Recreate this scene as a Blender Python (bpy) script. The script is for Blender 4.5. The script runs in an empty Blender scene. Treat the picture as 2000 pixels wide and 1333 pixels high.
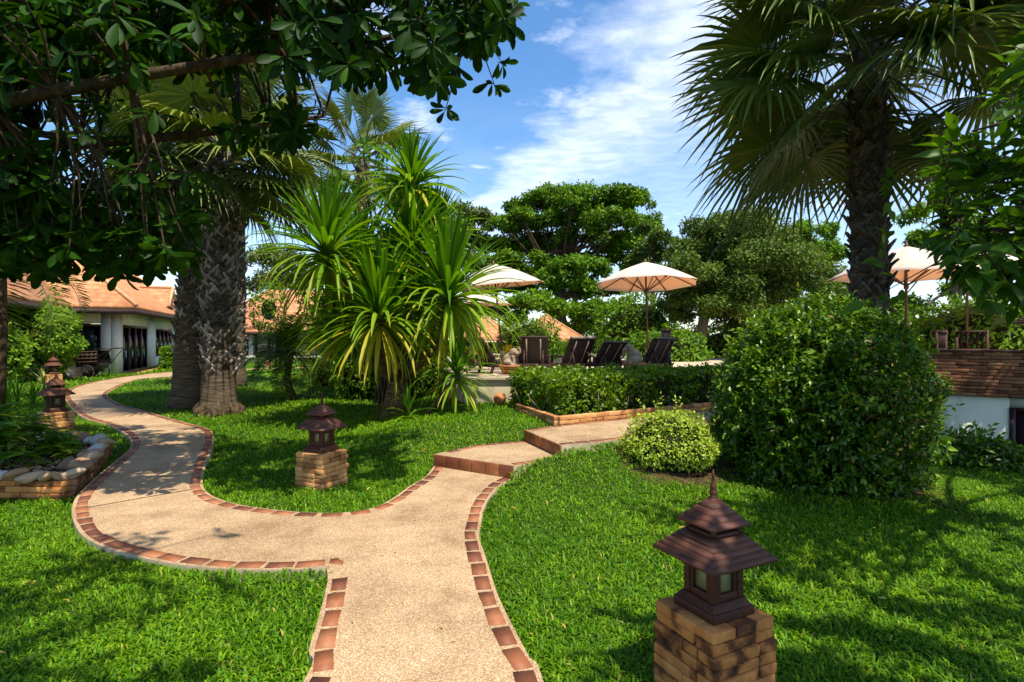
import bpy, bmesh, math
import numpy as np
from mathutils import Vector, Matrix

# ------------------------------------------------------------------ camera, sky, sun, exposure
scene = bpy.context.scene
COL = scene.collection
R = math.radians
CAM_H, FPX, HOR = 1.6, 1100.0, 660.0
cam_data = bpy.data.cameras.new("camera")
cam = bpy.data.objects.new("camera", cam_data)
COL.objects.link(cam)
cam.location = (0, 0, CAM_H)
cam.rotation_euler = (R(90), 0, 0)
cam_data.sensor_width = 36.0
cam_data.lens = 36.0 * FPX / 2000.0
cam_data.shift_y = -0.00325
cam_data.clip_start = 0.05
cam_data.clip_end = 3000
scene.camera = cam

SUN_EL = R(64)
SUN_AZ = math.atan2(0.6, -0.8)            # from +Y towards +X
sun_dir = Vector((math.sin(SUN_AZ) * math.cos(SUN_EL), math.cos(SUN_AZ) * math.cos(SUN_EL), math.sin(SUN_EL)))
sun_data = bpy.data.lights.new("sun", 'SUN')
sun_data.energy = 5.0
sun_data.angle = R(0.55)
sun_data.color = (1.0, 0.93, 0.80)
sun = bpy.data.objects.new("sun", sun_data)
COL.objects.link(sun)
sun.rotation_euler = (-sun_dir).to_track_quat('-Z', 'Y').to_euler()
sun.location = (10, -20, 40)

world = bpy.data.worlds.new("World")
scene.world = world
world.use_nodes = True
def build_world():
    nt = world.node_tree
    nt.nodes.clear()
    N = nt.nodes.new
    L = nt.links.new
    out = N('ShaderNodeOutputWorld'); bg = N('ShaderNodeBackground')
    bg.inputs['Strength'].default_value = 0.12
    sky = N('ShaderNodeTexSky'); sky.sky_type = 'NISHITA'
    sky.sun_disc = False; sky.sun_elevation = SUN_EL; sky.sun_rotation = SUN_AZ
    sky.air_density = 1.0; sky.dust_density = 0.4; sky.ozone_density = 2.0
    hs = N('ShaderNodeHueSaturation'); hs.inputs['Saturation'].default_value = 1.30
    hs.inputs['Value'].default_value = 1.30
    L(sky.outputs[0], hs.inputs['Color'])
    def math_(op, a, b=None, clamp=False):
        n = N('ShaderNodeMath'); n.operation = op; n.use_clamp = clamp
        for k, v in ((0, a), (1, b)):
            if v is None: continue
            if isinstance(v, (int, float)): n.inputs[k].default_value = v
            else: L(v, n.inputs[k])
        return n.outputs[0]
    def ramp(v, lo, hi, a=0.0, b=1.0):
        n = N('ShaderNodeMapRange'); n.interpolation_type = 'SMOOTHSTEP'
        L(v, n.inputs[0])
        for k, x in zip((1, 2, 3, 4), (lo, hi, a, b)): n.inputs[k].default_value = x
        return n.outputs[0]
    tc = N('ShaderNodeTexCoord'); sep = N('ShaderNodeSeparateXYZ'); L(tc.outputs['Generated'], sep.inputs[0])
    z = math_('MAXIMUM', sep.outputs[2], 0.03)
    px = math_('DIVIDE', sep.outputs[0], z); py = math_('DIVIDE', sep.outputs[1], z)
    comb = N('ShaderNodeCombineXYZ'); L(px, comb.inputs[0]); L(py, comb.inputs[1])
    n1 = N('ShaderNodeTexNoise'); n1.inputs['Scale'].default_value = 1.5; n1.inputs['Detail'].default_value = 8
    n1.inputs['Roughness'].default_value = 0.58; L(comb.outputs[0], n1.inputs['Vector'])
    mp = N('ShaderNodeMapping'); mp.inputs['Rotation'].default_value = (0, 0, 0.6); mp.inputs['Scale'].default_value = (5.5, 8.5, 1)
    L(comb.outputs[0], mp.inputs[0])
    n2 = N('ShaderNodeTexNoise'); n2.inputs['Scale'].default_value = 1.0; n2.inputs['Detail'].default_value = 6
    n2.inputs['Distortion'].default_value = 0.6; n2.inputs['Roughness'].default_value = 0.6; L(mp.outputs[0], n2.inputs['Vector'])
    # a long bank of cirrocumulus in the cloud plane, its western edge running away from us
    line = math_('MINIMUM', math_('ADD', math_('MULTIPLY', py, -0.36), 1.13), 0.34)
    wob = math_('MULTIPLY', math_('SUBTRACT', n1.outputs[0], 0.5), 1.0)
    dx = math_('ADD', math_('SUBTRACT', px, line), wob)
    edge = ramp(dx, -0.14, 0.16)
    fade = ramp(dx, 0.2, 1.0, 1.0, 0.42)
    bank = math_('MULTIPLY', edge, fade)
    rip = ramp(n2.outputs[0], 0.32, 0.70, 0.62, 1.0)
    bank = math_('MULTIPLY', bank, rip)
    # loose puffs
    n3 = N('ShaderNodeTexNoise'); n3.inputs['Scale'].default_value = 2.1; n3.inputs['Detail'].default_value = 9
    n3.inputs['Roughness'].default_value = 0.62
    mp3 = N('ShaderNodeMapping'); mp3.inputs['Location'].default_value = (3.1, 0.65, 0); L(comb.outputs[0], mp3.inputs[0])
    L(mp3.outputs[0], n3.inputs['Vector'])
    puff = ramp(n3.outputs[0], 0.51, 0.70, 0.0, 0.8)
    veil = ramp(py, 2.0, 5.0, 0.06, 0.42)
    veil = math_('MULTIPLY', veil, ramp(n1.outputs[0], 0.3, 0.62, 0.4, 1.0))
    tot = math_('MAXIMUM', bank, puff)
    tot = math_('MAXIMUM', tot, veil)
    tot = math_('MULTIPLY', tot, 0.74, True)
    mix = N('ShaderNodeMix'); mix.data_type = 'RGBA'
    L(tot, mix.inputs[0]); L(hs.outputs[0], mix.inputs[6]); mix.inputs[7].default_value = (7.2, 7.7, 8.9, 1)
    L(mix.outputs[2], bg.inputs[0]); L(bg.outputs[0], out.inputs[0])
build_world()

scene.view_settings.view_transform = 'Standard'
scene.view_settings.look = 'None'
scene.view_settings.exposure = 0.57
scene.view_settings.gamma = 1.0
scene.render.engine = 'CYCLES'
scene.cycles.use_denoising = True
scene.cycles.max_bounces = 8
scene.cycles.transparent_max_bounces = 8

# ------------------------------------------------------------------ helpers
rng = np.random.default_rng(7)
def A(*a): return np.array(a, dtype=np.float64)
def norm(v):
    v = np.asarray(v, float)
    return v / np.maximum(np.linalg.norm(v, axis=-1, keepdims=True), 1e-9)
def gpt(px, py, z=0.0):
    """the place on level z seen at a point of the photograph"""
    d = (CAM_H - z) * FPX / (py - HOR)
    return A((px - 1000) / FPX * d, d, z)
def ppt(px, py, d):
    return A((px - 1000) / FPX * d, d, CAM_H - (py - HOR) / FPX * d)
def sstep(a, b, x):
    t = np.clip((x - a) / (b - a), 0, 1); return t * t * (3 - 2 * t)

class MB:
    """collects shapes and links them as one mesh"""
    def __init__(s): s.v = []; s.f = []; s.r = []; s.n = 0
    def add(s, v, faces, r=0.5):
        v = np.asarray(v, float).reshape(-1, 3)
        fl = faces if isinstance(faces, list) and len(faces) and isinstance(faces[0], np.ndarray) and faces[0].ndim == 2 else None
        if fl is None:
            by = {}
            for f in faces: by.setdefault(len(f), []).append(f)
            fl = [np.array(q, dtype=np.int64) for q in by.values()]
        s.v.append(v)
        for q in fl: s.f.append(q + s.n)
        s.r.append(np.full(len(v), r) if np.isscalar(r) else np.asarray(r, float))
        s.n += len(v)
        return s
    def box(s, c, h, rz=0.0, r=0.5, jit=0.0, taper=None):
        """box at centre c with half sizes h"""
        g = np.array([[x, y, z] for z in (-1, 1) for y in (-1, 1) for x in (-1, 1)], float)
        v = g * np.asarray(h, float)
        if taper: v[4:, 0] *= taper; v[4:, 1] *= taper
        if jit: v = v + rng.normal(0, jit, v.shape)
        if rz:
            c_, s_ = math.cos(rz), math.sin(rz)
            v = np.stack([v[:, 0] * c_ - v[:, 1] * s_, v[:, 0] * s_ + v[:, 1] * c_, v[:, 2]], 1)
        s.add(v + np.asarray(c, float), [(0, 2, 3, 1), (4, 5, 7, 6), (0, 1, 5, 4), (1, 3, 7, 5), (3, 2, 6, 7), (2, 0, 4, 6)], r)
        return s
    def bar(s, p, q, w, t, up=(0, 0, 1), r=0.5):
        """rectangular bar from p to q, width w, thickness t"""
        p = np.asarray(p, float); q = np.asarray(q, float)
        y = norm(q - p); up = np.asarray(up, float)
        if abs(np.dot(y, up)) > 0.98: up = A(1, 0, 0.01)
        x = norm(np.cross(y, up)); z = np.cross(x, y)
        v = [e + x * a * w / 2 + z * b * t / 2 for e in (p, q) for a, b in ((-1, -1), (1, -1), (1, 1), (-1, 1))]
        s.add(v, [(0, 1, 2, 3), (7, 6, 5, 4), (0, 4, 5, 1), (1, 5, 6, 2), (2, 6, 7, 3), (3, 7, 4, 0)], r)
        return s
    def tube(s, pts, rad, seg=8, r=0.5, cap=True):
        pts = np.asarray(pts, float); n = len(pts)
        rad = np.full(n, rad) if np.isscalar(rad) else np.asarray(rad, float)
        T = norm(np.gradient(pts, axis=0))
        ref = A(0, 0, 1) if abs(T[0][2]) < 0.9 else A(1, 0, 0)
        x = norm(np.cross(T[0], ref)); V = []
        a = np.arange(seg) / seg * 2 * np.pi
        for k in range(n):
            x = norm(x - T[k] * np.dot(x, T[k])); y = np.cross(T[k], x)
            V.append(pts[k] + rad[k] * (np.cos(a)[:, None] * x + np.sin(a)[:, None] * y))
        V = np.concatenate(V)
        i = np.arange(seg); j = (i + 1) % seg
        F = np.concatenate([np.stack([k * seg + i, k * seg + j, (k + 1) * seg + j, (k + 1) * seg + i], 1) for k in range(n - 1)])
        fl = [F]
        if cap:
            fl.append(np.array([list(range(seg))[::-1]], dtype=np.int64)); fl.append(np.array([[(n - 1) * seg + q for q in range(seg)]], dtype=np.int64))
        s.add(V, fl, r)
        return s
    def lathe(s, prof, c=(0, 0, 0), seg=16, r=0.5, flute=0.0, nfl=0):
        """profile of (radius, height)"""
        a = np.arange(seg) / seg * 2 * np.pi
        V = []
        for rr, zz in prof:
            q = rr * (1 + flute * np.cos(a * nfl)) if nfl else rr
            V.append(np.stack([q * np.cos(a), q * np.sin(a), np.full(seg, zz)], 1))
        V = np.concatenate(V) + np.asarray(c, float)
        i = np.arange(seg); j = (i + 1) % seg
        F = np.concatenate([np.stack([k * seg + i, k * seg + j, (k + 1) * seg + j, (k + 1) * seg + i], 1) for k in range(len(prof) - 1)])
        s.add(V, [F, np.array([list(range(seg))[::-1]]), np.array([[(len(prof) - 1) * seg + q for q in range(seg)]])], r)
        return s
    def prism(s, poly, z0, z1, r=0.5):
        n = len(poly)
        v = [(p[0], p[1], z0) for p in poly] + [(p[0], p[1], z1) for p in poly]
        f = [tuple(range(n))[::-1], tuple(range(n, 2 * n))] + [(i, (i + 1) % n, n + (i + 1) % n, n + i) for i in range(n)]
        s.add(v, f, r)
        return s
    def build(s, name, m, parent=None, smooth=False, bevel=0.0, solid=0.0):
        V = np.concatenate(s.v); RR = np.concatenate(s.r)
        p = parent; off = np.zeros(3)
        while p is not None:
            off += np.array(p.get('_base', (0, 0, 0))) if p.parent is None else 0; p = p.parent
        V = V - off
        me = bpy.data.meshes.new(name)
        ls = np.concatenate([q.reshape(-1) for q in s.f]).astype(np.int32)
        tot = np.concatenate([np.full(len(q), q.shape[1]) for q in s.f]).astype(np.int32)
        st = np.concatenate([[0], np.cumsum(tot)[:-1]]).astype(np.int32)
        me.vertices.add(len(V)); me.vertices.foreach_set('co', V.astype(np.float32).reshape(-1))
        me.loops.add(len(ls)); me.loops.foreach_set('vertex_index', ls)
        me.polygons.add(len(tot)); me.polygons.foreach_set('loop_start', st)
        at = me.attributes.new('rnd', 'FLOAT', 'POINT'); at.data.foreach_set('value', RR.astype(np.float32))
        if smooth: me.polygons.foreach_set('use_smooth', np.ones(len(tot), dtype=bool))
        me.update(calc_edges=True); me.validate()
        me.materials.append(m)
        o = bpy.data.objects.new(name, me); COL.objects.link(o)
        if parent is not None: o.parent = parent
        if bevel:
            b = o.modifiers.new('bevel', 'BEVEL'); b.width = bevel; b.segments = 2; b.limit_method = 'ANGLE'
        if solid:
            b = o.modifiers.new('solid', 'SOLIDIFY'); b.thickness = solid
        return o

def tag(o, label=None, cat=None, group=None, kind=None):
    if label: o['label'] = label
    if cat: o['category'] = cat
    if group: o['group'] = group
    if kind: o['kind'] = kind
    return o
def thing(name, label, cat, loc=(0, 0, 0), group=None):
    o = bpy.data.objects.new(name, None); COL.objects.link(o)
    o.empty_display_size = 0.2
    o.location = tuple(float(q) for q in loc); o['_base'] = tuple(float(q) for q in loc)
    return tag(o, label, cat, group)
def copy_tree(o, parent=None):
    c = o.copy(); COL.objects.link(c)
    if parent is not None: c.parent = parent
    for ch in list(o.children): copy_tree(ch, c)
    return c
def put(o, loc, rz=0.0, sc=1.0, label=None, group=None, ry=0.0, rx=0.0):
    o.location = tuple(float(q) for q in loc); o.rotation_euler = (rx, ry, rz); o.scale = (sc, sc, sc)
    if label: o['label'] = label
    if group: o['group'] = group
    return o
def structure(o): o['kind'] = 'structure'; return o

# ------------------------------------------------------------------ materials
def new_mat(name):
    m = bpy.data.materials.new(name); m.use_nodes = True
    nt = m.node_tree; nt.nodes.clear()
    out = nt.nodes.new('ShaderNodeOutputMaterial')
    return m, nt, nt.nodes.new, nt.links.new, out
def noise(nt, scale, detail=4, coord='Object', vec=None, rough=0.55, mapscale=None):
    N, L = nt.nodes.new, nt.links.new
    n = N('ShaderNodeTexNoise'); n.inputs['Scale'].default_value = scale; n.inputs['Detail'].default_value = detail
    n.inputs['Roughness'].default_value = rough
    if vec is None:
        tc = N('ShaderNodeTexCoord'); vec = tc.outputs[coord]
    if mapscale:
        mp = N('ShaderNodeMapping'); mp.inputs['Scale'].default_value = mapscale; L(vec, mp.inputs[0]); vec = mp.outputs[0]
    L(vec, n.inputs['Vector'])
    return n.outputs[0]
def ramp(nt, val, stops):
    r = nt.nodes.new('ShaderNodeValToRGB'); nt.links.new(val, r.inputs[0])
    e = r.color_ramp.elements
    while len(e) > 1: e.remove(e[0])
    e[0].position = stops[0][0]; e[0].color = (*stops[0][1], 1)
    for p, c in stops[1:]:
        q = e.new(p); q.color = (*c, 1)
    return r.outputs[0]
def mixc(nt, fac, a, b, mode='MIX'):
    n = nt.nodes.new('ShaderNodeMix'); n.data_type = 'RGBA'; n.blend_type = mode
    for k, v in ((0, fac), (6, a), (7, b)):
        if isinstance(v, (int, float)): n.inputs[k].default_value = v
        elif isinstance(v, tuple): n.inputs[k].default_value = (*v, 1)
        else: nt.links.new(v, n.inputs[k])
    return n.outputs[2]
def attr(nt):
    a = nt.nodes.new('ShaderNodeAttribute'); a.attribute_name = 'rnd'; return a.outputs['Fac']
def mapr(nt, v, lo, hi, a=0.0, b=1.0):
    n = nt.nodes.new('ShaderNodeMapRange'); nt.links.new(v, n.inputs[0])
    for k, x in zip((1, 2, 3, 4), (lo, hi, a, b)): n.inputs[k].default_value = x
    return n.outputs[0]
def bump(nt, h, strength=0.4, dist=0.01):
    b = nt.nodes.new('ShaderNodeBump'); b.inputs['Strength'].default_value = strength; b.inputs['Distance'].default_value = dist
    nt.links.new(h, b.inputs['Height']); return b.outputs[0]

def leaf_mat(name, stops, trans=0.35, rough=0.42, spec=0.4, tint=1.25):
    spec *= 0.5; rough = min(0.8, rough + 0.08)
    stops = [(q, (c[0] * 1.12, c[1] * 1.04, c[2] * 0.6)) for q, c in stops]
    """green by the leaf's own random number; light comes through the blade"""
    m, nt, N, L, out = new_mat(name)
    c = ramp(nt, attr(nt), stops)
    big = noise(nt, 9.0, 3)
    c = mixc(nt, mapr(nt, big, 0.35, 0.65, 0.0, 0.35), c, mixc(nt, 0.6, c, (0.5, 0.75, 0.1), 'MULTIPLY'))
    p = N('ShaderNodeBsdfPrincipled'); L(c, p.inputs['Base Color']); p.inputs['Roughness'].default_value = rough
    p.inputs['Specular IOR Level'].default_value = spec
    t = N('ShaderNodeBsdfTranslucent')
    L(mixc(nt, 1.0, c, (tint * 1.25, tint * 1.2, tint * 0.35), 'MULTIPLY'), t.inputs['Color'])
    mx = N('ShaderNodeMixShader'); mx.inputs[0].default_value = trans
    L(p.outputs[0], mx.inputs[1]); L(t.outputs[0], mx.inputs[2]); L(mx.outputs[0], out.inputs[0])
    return m
def solid_mat(name, stops, scale=6.0, rough=0.7, spec=0.3, bumps=0.3, bdist=0.01, use_attr=0.0, detail=6, mapscale=None, metal=0.0):
    m, nt, N, L, out = new_mat(name)
    n = noise(nt, scale, detail, mapscale=mapscale)
    v = n
    if use_attr:
        mm = N('ShaderNodeMath'); mm.operation = 'MULTIPLY_ADD'; L(attr(nt), mm.inputs[0]); mm.inputs[1].default_value = use_attr
        m2 = N('ShaderNodeMath'); m2.operation = 'MULTIPLY'; L(n, m2.inputs[0]); m2.inputs[1].default_value = 1 - use_attr
        L(m2.outputs[0], mm.inputs[2]); v = mm.outputs[0]
    c = ramp(nt, v, stops)
    p = N('ShaderNodeBsdfPrincipled'); L(c, p.inputs['Base Color'])
    p.inputs['Roughness'].default_value = rough; p.inputs['Specular IOR Level'].default_value = spec; p.inputs['Metallic'].default_value = metal
    if bumps:
        L(bump(nt, noise(nt, scale * 3, 5, mapscale=mapscale), bumps, bdist), p.inputs['Normal'])
    L(p.outputs[0], out.inputs[0])
    return m
def bark_mat(name, dark, light, scale=3.0, stretch=(6, 6, 1.2), bumps=0.8):
    m = solid_mat(name, [(0.3, dark), (0.55, tuple((a + b) / 2 for a, b in zip(dark, light))), (0.75, light)], scale, 0.9, 0.15, bumps, 0.03, mapscale=stretch)
    return m

MAT = {}
def make_materials():
    G = MAT
    # exposed aggregate path
    m, nt, N, L, out = new_mat('washed_gravel')
    vo = N('ShaderNodeTexVoronoi'); vo.inputs['Scale'].default_value = 115; tc = N('ShaderNodeTexCoord'); L(tc.outputs['Object'], vo.inputs['Vector'])
    peb = ramp(nt, vo.outputs['Color'], [(0.0, (0.28, 0.145, 0.065)), (0.35, (0.52, 0.32, 0.155)), (0.65, (0.68, 0.455, 0.255)), (1.0, (0.82, 0.62, 0.41))])
    gap = mapr(nt, vo.outputs['Distance'], 0.25, 0.62, 0.0, 0.75)
    c = mixc(nt, gap, peb, (0.20, 0.115, 0.05))
    c = mixc(nt, mapr(nt, noise(nt, 240, 2), 0.45, 0.7, 0.0, 0.55), c, (0.70, 0.54, 0.33))
    st = noise(nt, 0.8, 9, rough=0.72)
    c = mixc(nt, mapr(nt, st, 0.44, 0.62, 0.0, 0.85), c, (0.62, 0.58, 0.52), 'MULTIPLY')
    c = mixc(nt, mapr(nt, noise(nt, 4.0, 7, rough=0.7), 0.48, 0.72, 0.0, 0.65), c, (0.60, 0.55, 0.45), 'MULTIPLY')
    p = N('ShaderNodeBsdfPrincipled'); L(c, p.inputs['Base Color']); p.inputs['Roughness'].default_value = 0.85
    inv = N('ShaderNodeMath'); inv.operation = 'SUBTRACT'; inv.inputs[0].default_value = 1.0; L(vo.outputs['Distance'], inv.inputs[1])
    L(bump(nt, inv.outputs[0], 0.55, 0.006), p.inputs['Normal']); L(p.outputs[0], out.inputs[0])
    G['path'] = m
    G['concrete'] = solid_mat('kerb_concrete', [(0.3, (0.34, 0.26, 0.17)), (0.6, (0.52, 0.42, 0.29)), (0.8, (0.62, 0.52, 0.37))], 7, 0.9, 0.2, 0.4, 0.006)
    G['tile'] = solid_mat('terracotta_tile', [(0.2, (0.10, 0.032, 0.016)), (0.42, (0.19, 0.062, 0.026)), (0.6, (0.28, 0.095, 0.037)), (0.85, (0.37, 0.155, 0.068))], 11, 0.6, 0.35, 0.25, 0.004, use_attr=0.45)
    G['riser'] = solid_mat('riser_tile', [(0.25, (0.11, 0.032, 0.014)), (0.46, (0.20, 0.06, 0.024)), (0.60, (0.32, 0.11, 0.04)), (0.74, (0.44, 0.21, 0.10)), (0.9, (0.55, 0.36, 0.2))], 5, 0.5, 0.4, 0.2, 0.004, use_attr=0.25)
    G['soil'] = solid_mat('lawn_soil', [(0.3, (0.018, 0.034, 0.006)), (0.5, (0.032, 0.062, 0.009)), (0.68, (0.05, 0.075, 0.015)), (0.85, (0.10, 0.085, 0.03))], 3.0, 0.95, 0.1, 0.9, 0.03, detail=10)
    G['earth'] = solid_mat('bed_earth', [(0.3, (0.035, 0.02, 0.01)), (0.6, (0.09, 0.055, 0.028)), (0.8, (0.16, 0.10, 0.055))], 9, 0.95, 0.1, 0.9, 0.02, detail=10)
    G['grass'] = leaf_mat('grass_blade', [(0.0, (0.032, 0.10, 0.004)), (0.4, (0.075, 0.20, 0.006)), (0.75, (0.15, 0.31, 0.008)), (0.95, (0.25, 0.39, 0.016)), (1.0, (0.42, 0.36, 0.12))], 0.36, 0.45, 0.35, 1.1)
    G['brick'] = solid_mat('clay_brick', [(0.22, (0.10, 0.045, 0.02)), (0.36, (0.34, 0.145, 0.052)), (0.55, (0.56, 0.27, 0.10)), (0.75, (0.68, 0.38, 0.16)), (0.9, (0.70, 0.49, 0.27))], 9, 0.85, 0.2, 0.45, 0.006, use_attr=0.35, detail=8)
    G['brick_old'] = solid_mat('stained_brick', [(0.28, (0.035, 0.020, 0.013)), (0.40, (0.15, 0.055, 0.02)), (0.48, (0.42, 0.16, 0.045)), (0.65, (0.60, 0.245, 0.07)), (0.9, (0.70, 0.38, 0.15))], 10, 0.85, 0.2, 0.5, 0.006, use_attr=0.25, detail=8)
    G['brick_dim'] = solid_mat('brown_brick', [(0.25, (0.14, 0.055, 0.03)), (0.5, (0.27, 0.11, 0.055)), (0.7, (0.36, 0.17, 0.085)), (0.9, (0.42, 0.24, 0.14))], 7, 0.85, 0.2, 0.4, 0.006, use_attr=0.45, detail=8)
    G['wood_dark'] = solid_mat('dark_stained_wood', [(0.3, (0.035, 0.012, 0.007)), (0.6, (0.075, 0.024, 0.012)), (0.8, (0.11, 0.036, 0.018))], 9, 0.62, 0.3, 0.5, 0.004, use_attr=0.25, mapscale=(2, 2, 9))
    G['wood_roof'] = solid_mat('red_brown_shingle', [(0.3, (0.075, 0.028, 0.016)), (0.6, (0.125, 0.046, 0.026)), (0.8, (0.175, 0.068, 0.038))], 14, 0.62, 0.3, 0.5, 0.003, use_attr=0.3)
    G['wood_lounger'] = solid_mat('brown_teak', [(0.3, (0.022, 0.010, 0.006)), (0.6, (0.05, 0.022, 0.012)), (0.8, (0.085, 0.04, 0.022))], 5, 0.5, 0.4, 0.2, 0.003, mapscale=(2, 2, 8))
    G['wood_pole'] = solid_mat('umbrella_wood', [(0.3, (0.06, 0.022, 0.010)), (0.7, (0.13, 0.05, 0.022))], 5, 0.45, 0.4, 0.1, 0.003)
    G['cushion'] = solid_mat('webbing_strap', [(0.3, (0.26, 0.18, 0.12)), (0.7, (0.40, 0.30, 0.22))], 20, 0.8, 0.2, 0.1, 0.002)
    G['metal_dark'] = solid_mat('black_iron', [(0.3, (0.010, 0.009, 0.008)), (0.7, (0.028, 0.022, 0.018))], 12, 0.5, 0.5, 0.2, 0.002)
    G['rubber'] = solid_mat('tyre_rubber', [(0.3, (0.02, 0.018, 0.016)), (0.7, (0.05, 0.045, 0.04))], 12, 0.8, 0.3, 0.2, 0.002)
    G['white_wall'] = solid_mat('white_render', [(0.3, (0.66, 0.65, 0.54)), (0.55, (0.79, 0.78, 0.67)), (0.8, (0.84, 0.83, 0.74))], 1.6, 0.85, 0.2, 0.15, 0.004, detail=8)
    G['stain_wall'] = solid_mat('weathered_white_render', [(0.3, (0.42, 0.45, 0.36)), (0.5, (0.69, 0.68, 0.54)), (0.8, (0.79, 0.77, 0.63))], 1.3, 0.85, 0.2, 0.15, 0.004, detail=9, mapscale=(2.2, 2.2, 0.7))
    G['beige_wall'] = solid_mat('beige_render', [(0.3, (0.36, 0.28, 0.17)), (0.5, (0.52, 0.43, 0.28)), (0.8, (0.62, 0.54, 0.38))], 2.2, 0.85, 0.2, 0.2, 0.004, detail=9, mapscale=(1, 1, 0.5))
    G['deck'] = solid_mat('deck_stone', [(0.3, (0.40, 0.30, 0.20)), (0.6, (0.55, 0.44, 0.31)), (0.8, (0.62, 0.52, 0.38))], 2.0, 0.8, 0.25, 0.2, 0.005, detail=8)
    G['frame'] = solid_mat('maroon_frame', [(0.3, (0.020, 0.007, 0.008)), (0.7, (0.05, 0.016, 0.018))], 6, 0.45, 0.45, 0.1, 0.002)
    G['fascia'] = solid_mat('dark_fascia', [(0.3, (0.025, 0.013, 0.011)), (0.7, (0.055, 0.03, 0.022))], 6, 0.6, 0.3, 0.1, 0.002)
    G['curtain'] = solid_mat('pale_curtain', [(0.35, (0.50, 0.55, 0.52)), (0.65, (0.72, 0.76, 0.73))], 3, 0.8, 0.2, 0.1, 0.003, mapscale=(9, 9, 0.3))
    # window glass
    m, nt, N, L, out = new_mat('window_glass')
    p = N('ShaderNodeBsdfPrincipled'); p.inputs['Base Color'].default_value = (0.75, 0.82, 0.80, 1); p.inputs['Roughness'].default_value = 0.04
    tr = N('ShaderNodeBsdfTransparent'); tr.inputs[0].default_value = (0.52, 0.60, 0.57, 1)
    gl = N('ShaderNodeBsdfGlossy'); gl.inputs['Roughness'].default_value = 0.03
    fr = N('ShaderNodeFresnel'); fr.inputs[0].default_value = 1.5
    mx = N('ShaderNodeMixShader'); L(fr.outputs[0], mx.inputs[0]); L(tr.outputs[0], mx.inputs[1]); L(gl.outputs[0], mx.inputs[2]); L(mx.outputs[0], out.inputs[0])
    G['glass'] = m
    G['lamp_glass'] = solid_mat('frosted_lamp_glass', [(0.3, (0.16, 0.16, 0.065)), (0.7, (0.28, 0.28, 0.13))], 5, 0.35, 0.5, 0.05, 0.002)
    # roof tiles
    m, nt, N, L, out = new_mat('orange_roof_tile')
    tc = N('ShaderNodeTexCoord'); sp = N('ShaderNodeSeparateXYZ'); L(tc.outputs['Object'], sp.inputs[0])
    mm = N('ShaderNodeMath'); mm.operation = 'MULTIPLY'; L(sp.outputs[2], mm.inputs[0]); mm.inputs[1].default_value = 5.2
    fr = N('ShaderNodeMath'); fr.operation = 'FRACT'; L(mm.outputs[0], fr.inputs[0])
    fl = N('ShaderNodeMath'); fl.operation = 'FLOOR'; L(mm.outputs[0], fl.inputs[0])
    cb = N('ShaderNodeCombineXYZ'); L(fl.outputs[0], cb.inputs[2])
    ax = N('ShaderNodeVectorMath'); ax.operation = 'MULTIPLY'; L(tc.outputs['Object'], ax.inputs[0]); ax.inputs[1].default_value = (2.2, 2.2, 0.0)
    ad = N('ShaderNodeVectorMath'); L(ax.outputs[0], ad.inputs[0]); L(cb.outputs[0], ad.inputs[1])
    tn = noise(nt, 1.6, 2, vec=ad.outputs[0])
    c = ramp(nt, tn, [(0.3, (0.38, 0.14, 0.055)), (0.5, (0.52, 0.21, 0.08)), (0.72, (0.62, 0.29, 0.13))])
    c = mixc(nt, mapr(nt, fr.outputs[0], 0.0, 0.16, 0.62, 0.0), c, (0.13, 0.045, 0.02))
    c = mixc(nt, mapr(nt, noise(nt, 0.8, 5), 0.5, 0.75, 0.0, 0.45), c, (0.5, 0.45, 0.4), 'MULTIPLY')
    p = N('ShaderNodeBsdfPrincipled'); L(c, p.inputs['Base Color']); p.inputs['Roughness'].default_value = 0.75
    L(bump(nt, fr.outputs[0], 0.7, 0.03), p.inputs['Normal']); L(p.outputs[0], out.inputs[0])
    G['roof'] = m
    G['ridge'] = solid_mat('ridge_cap', [(0.3, (0.50, 0.25, 0.12)), (0.7, (0.66, 0.38, 0.21))], 4, 0.75, 0.2, 0.1, 0.003)
    G['terracotta'] = solid_mat('terracotta_pot', [(0.3, (0.30, 0.10, 0.035)), (0.55, (0.48, 0.19, 0.065)), (0.8, (0.55, 0.27, 0.12))], 7, 0.7, 0.3, 0.2, 0.003, detail=7)
    G['statue'] = solid_mat('carved_stone', [(0.3, (0.20, 0.13, 0.085)), (0.55, (0.36, 0.26, 0.18)), (0.8, (0.50, 0.39, 0.29))], 14, 0.85, 0.2, 0.6, 0.008, detail=8)
    # canopy cloth
    m, nt, N, L, out = new_mat('cream_canvas')
    n = noise(nt, 3, 5); c = ramp(nt, n, [(0.3, (0.72, 0.69, 0.61)), (0.7, (0.80, 0.78, 0.71))])
    d = N('ShaderNodeBsdfDiffuse'); L(c, d.inputs[0]); t = N('ShaderNodeBsdfTranslucent'); t.inputs[0].default_value = (0.95, 0.50, 0.20, 1)
    mx = N('ShaderNodeMixShader'); mx.inputs[0].default_value = 0.42; L(d.outputs[0], mx.inputs[1]); L(t.outputs[0], mx.inputs[2]); L(mx.outputs[0], out.inputs[0])
    G['canvas'] = m
    # water
    m, nt, N, L, out = new_mat('pool_water')
    p = N('ShaderNodeBsdfPrincipled'); p.inputs['Base Color'].default_value = (0.012, 0.14, 0.13, 1); p.inputs['Roughness'].default_value = 0.05
    L(bump(nt, noise(nt, 4, 3), 0.15, 0.02), p.inputs['Normal']); L(p.outputs[0], out.inputs[0])
    G['water'] = m
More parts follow.
